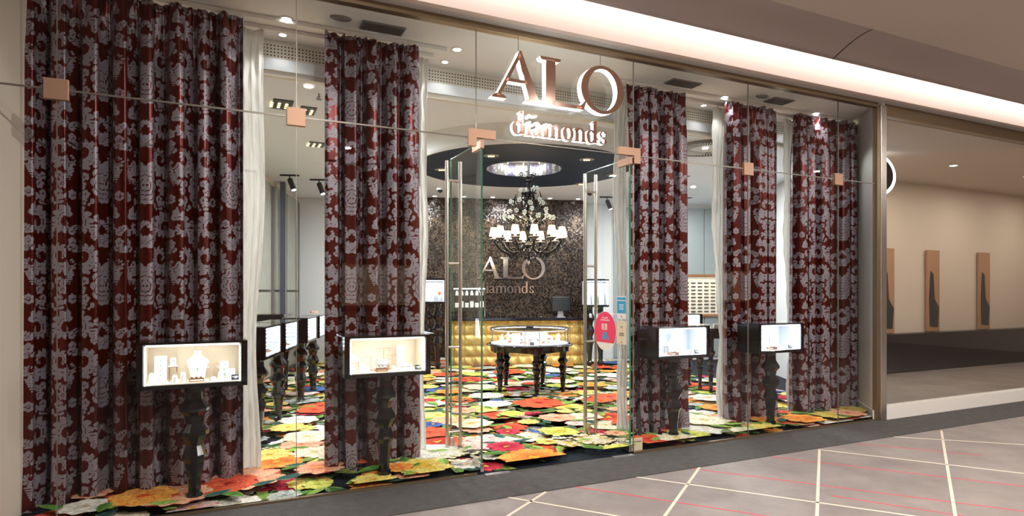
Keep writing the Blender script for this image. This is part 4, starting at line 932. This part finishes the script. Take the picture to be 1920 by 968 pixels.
b = MB(); b.tube([(.545*cos(2*pi*i/64), .545*sin(2*pi*i/64), .944) for i in range(64)], .006, 6, closed=True); b.build('led_ring', 'led', q)
b = MB(); b.lathe([(.16,.94),(.16,.957)], n=32); b.box((0,0,.974),(.11,.05,.02)); b.build('lid_plate', 'black_metal', q)
for a in (198,262,282,342,90,20): b = MB(); b.box((.573*cos(radians(a)),.573*sin(radians(a)),.85), (.01,.006,.20), radians(a)); b.build('glass_joint', 'silver', q)
area('case_lamp', (0,0,.935), .9, 3, (.80,.88,1), (0,0,0), q, 'DISK')

# ------------------------------------------------------------ jewellery stands (all one kind each)
def i_ringstand(p, h, lab, g, rz=AS, r=.013, jewel='silver'):
    q = thing('ring_stand', lab, 'jewellery stand', p, rz, g)
    b = MB(); b.lathe([(r*1.25,0),(r*1.2,h*.25),(r,h*.7),(r*.7,h*.95),(r*.3,h)], n=14); b.build('cone', 'white_leather', q)
    b = MB(); b.tube([(r*.95*cos(t),r*.95*sin(t),h*.72+.002*sin(t)) for t in [2*pi*j/12 for j in range(12)]], .0014, 5, closed=True); b.ball((0,-r*.98,h*.74), .004, 6); b.build('ring', jewel, q); return q
def i_bust(p, h, lab, g, rz=AS, neck=True):
    q = thing('necklace_bust', lab, 'jewellery bust', p, rz, g); s = h/.20
    rows = [(0,.045,.022),(.02,.046,.024),(.07,.052,.028),(.105,.066,.030),(.125,.070,.030),(.142,.060,.028),(.155,.040,.024),(.165,.027,.020),(.185,.022,.018),(.2,.024,.019)]
    b = MB(); n = 24; V = [(w*s*cos(2*pi*i/n), d*s*sin(2*pi*i/n)*.9+.12*z*s*.3, z*s) for z, w, d in rows for i in range(n)]
    b.add(V, [(j*n+i,j*n+(i+1)%n,(j+1)*n+(i+1)%n,(j+1)*n+i) for j in range(len(rows)-1) for i in range(n)], 0, True); b.add(V[:n], [tuple(range(n-1,-1,-1))]); b.add(V[-n:], [tuple(range(n))]); b.build('torso', 'white_leather', q)
    b = MB(); b.tube([((-.030+.060*t)*s, -.031*s, (.160-.072*sin(pi*t))*s) for t in np.linspace(0,1,15)], .0009*s*1.3, 5); ch = b.build('chain', 'silver', q)
    b = MB(); b.ball((0,-.034*s,.080*s), .0055*s, 8); b.ball((0,-.034*s,.066*s), .004*s, 8); b.build('pendant', 'emerald', ch); return q
def i_card(p, w, h, lab, g, rz=AS, gems='emerald', lean=.12, m='white_leather'):
    q = thing('earring_card', lab, 'jewellery card', p, rz, g)
    b = MB(); b.add([(x+0, y+z*lean, z) for z in (0,h) for x, y in ((-w/2,-.003),(w/2,-.003),(w/2,.003),(-w/2,.003))], [(3,2,1,0),(4,5,6,7),(0,1,5,4),(1,2,6,5),(2,3,7,6),(3,0,4,7)]); b.build('board', m, q)
    b = MB()
    k = max(2, int(h/.035))
    for i in range(k):
        z = h*(.25+.55*i/max(1,k-1)); b.ball((0,-.006+z*lean,z), .004, 6); b.tube([(0,-.005+z*lean,z),(0,-.005+(z+.015)*lean,z+.015)], .0008, 4)
    b.build('jewel', gems, q); return q
def i_riser(p, w, h, d, lab, g, rz=AS):
    q = thing('display_riser', lab, 'display stand', p, rz, g)
    b = MB()
    for sx in (-1,1):
        for sy in (-1,1): b.box((sx*w/2,sy*d/2,h/2), (.003,.003,h))
    for sy in (-1,1): b.box((0,sy*d/2,.0015), (w,.003,.003)); b.box((0,sy*d/2,h-.003), (w,.003,.003))
    b.build('wire_frame', 'rose_wire', q); b = MB(); b.box((0,0,h+.003), (w+.008,d+.008,.006)); b.build('shelf', 'white_leather', q); return q
def i_tbar(p, w, h, lab, g, rz=AS):
    q = thing('earring_bar', lab, 'jewellery stand', p, rz, g)
    b = MB(); b.box((0,0,.003), (w*.5,.03,.006)); b.tube([(0,0,0),(0,0,h)], .0018, 6); b.tube([(-w/2,0,h),(w/2,0,h)], .0016, 6); b.build('bar', 'rose_wire', q)
    b = MB()
    for x in (-.42,-.3,.3,.42): b.tube([(x*w,0,h),(x*w,0,h-.025)], .0007, 4); b.ball((x*w,0,h-.028), .0045, 6)
    b.build('earrings', 'silver', q); return q
def i_tray(p, w, lab, g, rz=AS):
    q = thing('ring_tray', lab, 'jewellery tray', p, rz, g)
    b = MB(); b.box((0,0,.003), (w,.05,.006)); b.box((0,0,.022), (w,.05,.008)); [b.box((s*w/2,0,.012),(.004,.05,.02)) for s in (-1,1)]; b.build('box', 'rose_wire', q)
    b = MB(); [b.ball((x*w,-.0,.034), .011, 10, 0, (1,1,.8)) for x in (-.32,0,.32)]; b.build('cushion', 'white_leather', q)
    b = MB(); [b.ball((x*w,-.012,.037), .004, 6) for x in (-.32,0,.32)]; b.build('jewel', 'silver', q); return q
def i_sign(p, lab, g, rz=AS):
    q = thing('price_sign', lab, 'sign', p, rz, g)
    b = MB(); b.add([(x, y+z*.25, z) for z in (0,.038) for x, y in ((-.026,-.002),(.026,-.002),(.026,.002),(-.026,.002))], [(3,2,1,0),(4,5,6,7),(0,1,5,4),(1,2,6,5),(2,3,7,6),(3,0,4,7)]); b.build('plate', 'black_satin', q)
    text('DIAMONDS\nALO', .008, 'ink_white', q, (0,-.0065+.019*.25+.001,.019), (pi/2-.245,0,0)); return q
def i_roll(p, lab, g, rz=AS):
    q = thing('bracelet_roll', lab, 'jewellery stand', p, rz, g)
    b = MB(); b.lathe([(.030,-.045),(.030,.045)], (0,0,.055), 20, axis='x'); b.build('bolster', 'case_lining_white', q)
    b = MB(); [b.tube([(x,.031*cos(t),.055+.031*sin(t)) for t in [2*pi*j/20 for j in range(20)]], .003, 6, closed=True) for x in (-.045,.045)]; b.box((-.045,0,.013),(.004,.04,.026)); b.box((.045,0,.013),(.004,.04,.026)); b.build('end_rings', 'rose_wire', q); return q
def i_box(p, w, h, lab, g, rz=AS):
    q = thing('jewellery_box', lab, 'jewellery box', p, rz, g)
    b = MB(); b.box((0,0,h/2), (w,.04,h)); b.build('body', 'white_leather', q, bevel=.002); b = MB(); b.box((0,-.021,h*.6), (w*.7,.002,.003)); b.ball((0,-.022,h*.6), .004, 6); b.build('jewel', 'silver', q); return q

# ------------------------------------------------------------ window display cases
PED = [(.028,0),(.034,.04),(.054,.058),(.054,.085),(.040,.10),(.045,.20),(.060,.31),(.078,.345),(.074,.365),(.052,.43),(.082,.485),(.092,.505),(.086,.53),(.052,.585),(.066,.64),(.094,.67),(.094,.69),(.056,.75),(.052,.80),(.058,.84)]
CW, CD, Z0, Z1 = .585, .30, .845, 1.16
def display_case(name, label, loc, rz, group, lining='case_lining', legs=True, power=1.0, w=CW, led='led'):
    q = thing(name, label, 'display case', loc, rz, group)
    ow = w+.085
    b = MB(); b.box((0,CD/2,Z0+.015), (ow,CD,.03)); b.box((-ow/2+.02,CD/2,(Z0+Z1)/2), (.04,CD,Z1-Z0)); b.box((ow/2-.02,CD/2,(Z0+Z1)/2), (.04,CD,Z1-Z0)); b.box((0,CD-.01,(Z0+Z1)/2), (ow,.02,Z1-Z0)); b.box((0,CD/2,Z1-.008),(ow,CD,.014)); b.build('body', 'black_gloss', q, bevel=.003)
    b = MB(); b.box((0,CD/2,Z1+.006), (ow+.05,CD+.04,.008)); b.build('glass_top', 'case_glass', q)
    b = MB(); b.box((0,CD-.024,(Z0+Z1)/2), (w,.004,.26)); b.box((0,CD/2,Z0+.032), (w,CD-.02,.006)); b.box((0,CD/2,Z1-.018), (w,CD-.02,.004)); [b.box((s*(w/2-.002),CD/2,(Z0+Z1)/2),(.004,CD-.03,.26)) for s in (-1,1)]; b.build('lining', lining, q)
    b = MB()
    for s in (-1,1): b.box((s*(w/2-.007),.014,(Z0+Z1)/2), (.006,.012,.25))
    b.box((0,.012,Z1-.024), (w-.02,.012,.006)); b.build('led_strips', led, q)
    if lining == 'case_lining_white':
        for sx in (-1,1):
            b = MB(); [b.box((sx*(w/2-.006), .10, Z0+.06+.042*k_), (.003,.11,.010)) for k_ in range(6)]; b.build('led_rows', led, q)
    b = MB(); b.box((0,.005,(Z0+Z1)/2+.006), (w+.004,.004,Z1-Z0-.05)); b.build('front_glass', 'case_glass', q)
    for s in (-1,1): area('case_lamp', (s*(w/2-.02),.05,(Z0+Z1)/2), .22, POW_CASE*power, (1,.97,.9) if lining == 'case_lining' else (.9,.95,1), (0,s*pi/2,0), q, sy=.05)
    area('case_lamp', (0,.05,Z1-.035), .5, POW_CASE*1.5*power, (1,.97,.9) if lining == 'case_lining' else (.9,.95,1), (0,0,0), q, sy=.05)
    if legs:
        b = MB(); b.lathe(PED, (0,.15,0), 10, smooth=False); b.build('turned_leg', 'black_gloss', q)
    return q
def L_(case, x, y, z=0.):  # point inside a window case -> world
    t0, o0 = case; return F(t0+x, o0+y, Z0+.035+z)
cases = [(-2.1065,.02),(-.771,.02),(2.1425,.05),(3.4805,.05)]
clab = ['glowing black window case with a white necklace bust, at the far left','glowing black window case in front of the curtain left of the doors','glowing black window case in front of the curtain right of the doors','glowing black window case farthest right in the window']
for i, (t, o_) in enumerate(cases):
    display_case('window_display_case', clab[i], F(t,o_,0), AS, 'display cases on turned legs', 'case_lining' if i < 2 else 'case_lining_white', power=(.7,1.0,.9,.9)[i])
px = lambda u, c, a, bb: (u-(a+bb)/2)/(bb-a)*CW
G1, G2, G3, G4 = 'jewellery stands in the far left case', 'jewellery stands in the case left of the doors', 'jewellery stands in the case right of the doors', 'jewellery stands in the farthest right case'
def P1(u, y, z=0.): return L_(cases[0], px(u,0,268,452)*1.02, y, z)
i_card(P1(296,.17), .075, .175, 'tall white card with three green pendants in the far left case', G1)
i_riser(P1(320,.14), .045, .105, .05, 'rose wire riser with a white shelf in the far left case', G1)
i_box(P1(320,.14,.112), .032, .052, 'white jewellery block on top of the wire riser', G1)
for u, y, h, lab in ((282,.09,.072,'leftmost white ring cone in the far left case'),(295,.05,.042,'short white ring cone in front of the tall card'),(325,.05,.058,'white ring cone in front of the wire riser'),(340,.07,.072,'tall white ring cone left of the necklace bust'),(411,.08,.062,'white ring cone right of the earring bar'),(397,.07,.030,'squat white ring cone below the earring bar'),(308,.05,.018,'tiny flat ring cone between two taller ones in the far left case')):
    i_ringstand(P1(u,y), h, lab, G1, r=.017)
i_bust(P1(366,.17), .205, 'white necklace bust with a green pendant in the far left case', G1)
i_tray(P1(365,.075), .088, 'rose wire tray with three ring cushions below the bust', G1)
i_tbar(P1(396,.12), .085, .115, 'rose wire earring bar right of the bust', G1)
i_card(P1(418,.15), .055, .125, 'upright white card with two green earrings in the far left case', G1); i_card(P1(431,.10), .055, .075, 'low white card behind the dark sign in the far left case', G1, gems='silver')
i_sign(P1(440,.05), 'small dark sign with white lettering in the far left case', G1)
def P2(u, y, z=0.): return L_(cases[1], px(u,0,657,798), y, z)
i_riser(P2(668,.10), .06, .082, .06, 'rose wire riser at the left end of the case beside the doors', G2); i_box(P2(664,.10,.088), .03, .055, 'white box on the left riser', G2); i_box(P2(672,.10,.088), .018, .03, 'tiny white box on the left riser', G2)
i_ringstand(P2(664,.04), .065, 'white ring cone in front of the left riser', G2, r=.016); i_ringstand(P2(681,.07), .072, 'tall white ring cone right of the riser', G2, r=.018); i_ringstand(P2(691,.05), .04, 'short white ring cone near the middle of the second case', G2, r=.014)
i_tbar(P2(702,.15), .085, .11, 'low earring bar in the second case', G2); i_roll(P2(723,.13), 'grey bracelet roll with rose metal ends', G2); i_tray(P2(716,.06), .09, 'wire tray with three ring cushions below the bracelet roll', G2)
i_tbar(P2(730,.22), .12, .165, 'tall earring bar behind the bracelet roll', G2); i_tbar(P2(745,.19), .10, .11, 'middle earring bar before the tall white board', G2)
i_card(P2(763,.17), .07, .185, 'tall leaning white board without frame in the second case', G2, gems='silver', lean=.25); i_box(P2(763,.09), .11, .045, 'long grey rack of earrings at the foot of the tall white board', G2); i_ringstand(P2(740,.06), .042, 'white ring cone right of the wire tray', G2, r=.014)
i_sign(P2(787,.05), 'small dark sign with white lettering in the second case', G2)
def P3(u, y, z=0.): return L_(cases[2], px(u,0,1237,1325), y, z)
i_riser(P3(1255,.10), .08, .085, .05, 'rose wire riser in the case right of the doors', G3); i_box(P3(1253,.10,.09), .05, .03, 'white block on the riser in the case right of the doors', G3)
i_bust(P3(1280,.16), .16, 'white bust in the case right of the doors', G3); i_card(P3(1292,.20), .06, .19, 'tall leaning board behind the bust right of the doors', G3, gems='silver', lean=.2)
i_ringstand(P3(1246,.05), .05, 'ring cone at the left end of the case right of the doors', G3, r=.016); i_tray(P3(1268,.05), .09, 'tray with ring cushions in the case right of the doors', G3); i_box(P3(1300,.06), .05, .04, 'low white box right of the bust', G3); i_sign(P3(1314,.06), 'dark tilted sign in the case right of the doors', G3)
def P4(u, y, z=0.): return L_(cases[3], px(u,0,1429,1502), y, z)
i_riser(P4(1452,.16), .13, .13, .06, 'two tier wire riser in the farthest right case', G4); i_box(P4(1452,.16,.136), .10, .025, 'tray of blue and yellow pieces on the riser', G4)
i_card(P4(1438,.10), .07, .15, 'card hung with silver chains in the farthest right case', G4, gems='silver'); i_tray(P4(1455,.06), .10, 'tray with cushions in the farthest right case', G4)
i_bust(P4(1443,.20), .19, 'white bust behind the chain card in the farthest right case', G4); i_ringstand(P4(1468,.08), .06, 'ring cone in the farthest right case', G4, r=.016); i_box(P4(1475,.10), .04, .045, 'white box in the farthest right case', G4, ); i_sign(P4(1490,.06), 'dark tilted sign in the farthest right case', G4)

# round table contents
GR = 'jewellery inside the round glass case'
where = ['left','front','right','back']
k = 0
for i in range(22):
    a = 2*pi*i/22+.1; r_ = (.44,.30)[i % 2]; x, y = RT[0]+r_*cos(a), RT[1]+r_*sin(a); w_ = 'at the '+('right' if cos(a) > .5 else 'left' if cos(a) < -.5 else ('back' if sin(a) > 0 else 'front'))+' of the round case'
    if i % 4 == 0: i_bust((x,y,.752), .13, 'small white bust '+w_, GR, a+pi/2)
    elif i % 4 == 1: i_riser((x,y,.752), .07, .07, .04, 'small wire riser '+w_, GR, a+pi/2); i_box((x,y,.83), .05, .02, 'white block on a riser '+w_, GR, a+pi/2)
    elif i % 4 == 2: i_ringstand((x,y,.752), .06, 'white ring cone '+w_, GR, a+pi/2, r=.018)
    else: i_tray((x,y,.752), .09, 'tray of ring cushions '+w_, GR, a+pi/2)
i_card((RT[0],RT[1],.752), .22, .16, 'large white card in the middle of the round case', GR, 0, 'silver', .0)
i_card((RT[0]-.2,RT[1]+.05,.752), .14, .13, 'white card left of the middle of the round case', GR, .4, 'silver', .0); i_card((RT[0]+.2,RT[1]+.05,.752), .14, .15, 'white card right of the middle of the round case', GR, -.4, 'silver', .0)
i_sign((RT[0]+.02,RT[1]-.50,.752), 'small dark sign at the front of the round case', GR, 0)

# ------------------------------------------------------------ row of cases by the left wall
rlab = ['nearest black case in the row by the panelled wall','second black case in the row by the panelled wall','third black case in the row by the panelled wall','farthest black case in the row by the panelled wall']
for i, (s0, s1) in enumerate(((6.08,6.72),(6.86,7.53),(8.05,8.69),(8.87,9.5))):
    s = (s0+s1)/2; loc = I(-1.60, s, 0)
    display_case('wall_row_display_case', rlab[i], loc, AI+pi/2, 'display cases in a row by the panelled wall', 'case_lining_white', power=.5, w=.56)
    g = 'jewellery in the row by the panelled wall'
    for j, x in enumerate((-.18,.0,.16)):
        p = I(-1.60-.10, s+x, Z0+.035)
        [i_tray, i_bust, i_tray][j](*((p, .09, 'ring tray, %s, in the %s' % (('left side','', 'right side')[j], rlab[i]), g, AI+pi/2) if j != 1 else (p, .12, 'small white bust in the '+rlab[i], g, AI+pi/2)))
# dark desk and its case farther back at the left
def desk(p, rz, w, d, h, lab, cat='table'):
    q = thing('black_table', lab, cat, p, rz)
    b = MB(); b.box((0,0,h-.02), (w,d,.04)); b.build('top', 'black_gloss', q, bevel=.004); b = MB(); b.box((0,0,h-.09), (w-.06,d-.06,.11)); b.build('apron', 'black_satin', q)
    for sx in (-1,1):
        for sy in (-1,1): b = MB(); b.lathe([(r*.8,z*(h-.12)/.66) for r, z in LEG], (sx*(w/2-.07),sy*(d/2-.07),0), 10, smooth=False); b.build('leg', 'black_gloss', q)
    return q
def f_at(u, Y, z=0.): return ((u-960)/FPX*Y, Y, z)
desk(I(-2.38, l_at(503,2.38)), AI, .55, .5, 1.18, 'tall black table beyond the case row by the panelled wall')
desk(f_at(596,11.6), AI, .7, .5, 1.02, 'low black table in the far left corner')
q = thing('flower_bowl', 'small white bowl with pink flowers on the far left table', 'bowl', f_at(589,11.6,1.02), AI)
b = MB(); b.lathe([(.04,0),(.08,.04),(.09,.07),(.07,.07)], n=16); b.build('bowl', 'white_leather', q)
b = MB(); [b.ball((.05*cos(i),.05*sin(i),.09), .03, 8) for i in range(6)]; b.build('petals', 'pink_light', q)

# ------------------------------------------------------------ counter, monitor, wall niches
bb = 12.1; Yc = I(0,bb)[1]; ca, cb_ = i_at(845,bb), i_at(1092,bb); cw = cb_-ca
q = thing('sales_counter', 'sales counter with a tufted gold velvet front and black top', 'counter', I((ca+cb_)/2,bb,0), AI)
b = MB(); nu, nz = int(cw/.018), 50; V = []
for j in range(nz+1):
    for i in range(nu+1):
        x = -cw/2+cw*i/nu; z = .03+.89*j/nz
        p = .215; gx, gz = x/p, z/p
        e = abs(sin(pi*gx))**.45*abs(sin(pi*gz))**.45; fold = .012*sin(gx*pi*2*3+sin(gz*9))*(1-e)
        V.append((x, -.075*e+fold+.01*sin(gx*2*pi+gz*5)*e, z))
b.add(V, [(j*(nu+1)+i,j*(nu+1)+i+1,(j+1)*(nu+1)+i+1,(j+1)*(nu+1)+i) for j in range(nz) for i in range(nu)], 0, True); b.build('tufted_front', 'gold_velvet', q)
b = MB(); b.box((0,.22,.465), (cw,.36,.93)); b.build('body', 'black_satin', q)
b = MB(); b.box((0,.15,.955), (cw+.06,.56,.05)); b.build('worktop', 'counter_top', q, bevel=.004)
b = MB(); b.box((0,-.02,.015), (cw-.04,.08,.03)); b.build('plinth', 'black_satin', q)
def on_counter(u, dy=.15): return I(i_at(u,bb+dy), bb+dy, .98)
q = thing('monitor', 'black computer monitor seen from behind on the counter', 'monitor', on_counter(1052,.12), AI+radians(8))
b = MB(); b.box((0,0,.27), (.38,.03,.29)); b.build('screen', 'screen_back', q, bevel=.01)
b = MB(); b.plate([(-.07,.0),(.07,.0),(.05,.14),(-.05,.14)], .03, .04); b.box((0,.05,.006),(.18,.14,.012)); b.build('stand', 'alu', q)
q = thing('computer_mouse', 'small white mouse on the counter left of the monitor', 'mouse', on_counter(1014,.0), AI)
b = MB(); b.ball((0,0,.015), .035, 12, 0, (.7,1.2,.42)); b.build('shell', 'silver', q)
def glass_case(u0, u1, vt, vb, dy, lab, cat='display case', legs=True, z_from=None):
    b0 = bb+dy; a0, a1 = i_at(u0,b0), i_at(u1,b0); w = a1-a0; Y = I((a0+a1)/2,b0)[1]; zt_, zb_ = zat(vt,Y), zat(vb,Y); h = zt_-zb_
    q = thing('glass_showcase', lab, cat, I((a0+a1)/2,b0,0), AI)
    b = MB(); b.box((0,.15,zb_-.02), (w+.02,.3,.04)); b.box((0,.29,(zt_+zb_)/2+.02),(w+.02,.02,h+.05)); b.box((0,.15,zt_+.02),(w+.02,.3,.025)); b.build('frame', 'black_gloss', q)
    b = MB(); b.box((0,.275,(zt_+zb_)/2),(w-.01,.006,h)); b.box((0,.15,zb_+.004),(w-.01,.27,.006)); [b.box((s*(w/2-.004),.15,(zt_+zb_)/2),(.006,.26,h)) for s in (-1,1)]; b.build('lining', 'case_lining_white', q)
    b = MB(); b.box((0,.01,zt_-.006),(w-.02,.012,.008)); [b.box((s*(w/2-.012),.012,(zt_+zb_)/2),(.006,.01,h)) for s in (-1,1)]; b.build('led_strips', 'led', q)
    b = MB(); b.box((0,.003,(zt_+zb_)/2),(w,.004,h)); b.build('front_glass', 'case_glass', q)
    area('case_lamp', (0,.12,zt_-.02), w*.8, 1.6, (.93,.96,1), (0,0,0), q, sy=.2)
    if legs:
        for s in (-1,1):
            b = MB(); b.lathe([(r*1.1,z*(zb_-.04)/.84) for r, z in PED], (s*(w/2-.12 if w > .35 else w/2-.08),.15,0), 10, smooth=False); b.build('turned_leg', 'black_gloss', q)
    return q, (a0+a1)/2, b0, zb_, w
q, ac, b0, zb_, w = glass_case(787,833,526,566,-.45, 'lit showcase on turned black legs left of the counter')
i_bust(I(ac-.02,b0+.15,zb_+.01), .26, 'white bust in the showcase left of the counter', None, AI); i_riser(I(ac-.16,b0+.12,zb_+.01), .06,.13,.05,'wire riser left of that bust',None,AI); i_riser(I(ac+.14,b0+.12,zb_+.01), .07,.10,.05,'wire riser right of that bust',None,AI)
q = thing('orange_ornament', 'small orange ornament on the riser in the showcase left of the counter', 'ornament', I(ac+.14,b0+.12,zb_+.117), AI); b = MB(); b.ball((0,0,.045), .04, 10, 0, (.7,.7,1.1)); b.build('body', 'ruby', q)
q, ac, b0, zb_, w = glass_case(1098,1141,527,572,-.46, 'lit showcase on turned black legs right of the counter')
for j in range(3): i_card(I(ac-.14+.14*j,b0+.17,zb_+.01), .10, .24, ('left','middle','right')[j]+' white necklace card in the showcase right of the counter', 'necklace cards right of the counter', AI, 'gold', .1)
# shelf pair behind the left door
q = thing('glass_shelf_unit', 'glass shelf unit of white jewellery stands behind the left glass door', 'shelf unit', I(i_at(880,12.25),12.25,0), AI)
for z in (1.18, 1.42): b = MB(); b.box((0,0,z), (.62,.2,.012)); b.build('shelf', 'case_glass', q)
b = MB(); [b.box((s*.31,0,1.262), (.012,.012,.55)) for s in (-1,1)]; b.build('post', 'silver', q)
b = MB(); b.box((0,0,1.71-.16+.005), (.62,.16,.02)); b.build('lit_header', 'led_soft', q)
for j in range(6):
    p = I(i_at(880,12.25)-.25+.1*j,12.25,1.186); i_box(p, .07, .09+.03*(j % 2), ('first','second','third','fourth','fifth','sixth')[j]+' white stand from the left on the lower glass shelf', 'stands on the lower glass shelf', AI)
    p = I(i_at(880,12.25)-.25+.1*j,12.25,1.426); i_ringstand(p, .09, ('first','second','third','fourth','fifth','sixth')[j]+' white cone from the left on the upper glass shelf', 'cones on the upper glass shelf', AI, r=.025)
# stack of boxes on the floor left of the counter
for j in range(3):
    q = thing('flat_box', ['bottom','middle','top'][j]+' orange and white flat box of the stack on the floor left of the counter', 'box', (*floor_xy(830,689.5), .005+.062*j), AI, 'stacked flat boxes')
    b = MB(); b.box((0,0,.018), (.20,.2,.035)); b.build('base', 'ruby', q); b = MB(); b.box((0,0,.047), (.205,.205,.024)); b.build('lid', 'white_leather', q)
# bright case and black table right of the doors, farther back
Y = 9.3; x, y = f_at(1303,Y)[:2]
q = display_case('corner_display_case', 'bright case on a turned leg behind the window case right of the doors', (x-.05,y,.0), AI-.05, 'display cases on turned legs', 'case_lining_white', power=1.0, w=.26)
desk(f_at(1352,8.9), AI, .62, .5, .98, 'black table with turned legs behind the window right of the doors')
i_box((f_at(1345,8.9,.98)), .12, .05, 'small dark box lying on the black table right of the doors', None, AI)
# reflected eyewear shop opposite, modelled as a framed rack on the back wall
q = thing('rack_reflection', 'wood framed rack of small dark pieces standing in for the reflected eyewear shop right of the doors', 'reflection stand-in', I(i_at(1318,BACK-.06),BACK-.06,0), AI)
Yb = I(3.9,BACK)[1]; zt_, zb_ = zat(519,Yb), zat(590,Yb)
b = MB(); b.box((0,0,(zt_+zb_)/2), (.95,.03,zt_-zb_)); b.build('backboard', 'cream', q)
b = MB(); [b.box((s*.5,-.01,(zt_+zb_)/2),(.05,.06,zt_-zb_+.1)) for s in (-1,1)]; [b.box((0,-.01,z),(1.05,.06,.05)) for z in (zt_+.025,zb_-.025)]; b.build('frame', 'wood_warm', q)
for r_ in range(9):
    for c_ in range(6):
        b = MB(); b.box((-.38+.15*c_,-.025,zb_+.06+.078*r_), (.10,.015,.022)); b.build('piece', 'black_satin', q)
area('reflection_lamp', (0,-.25,zt_+.05), .9, 6, (1,.8,.55), (radians(-25),0,0), q, sy=.05)  # added lamp for the modelled reflection
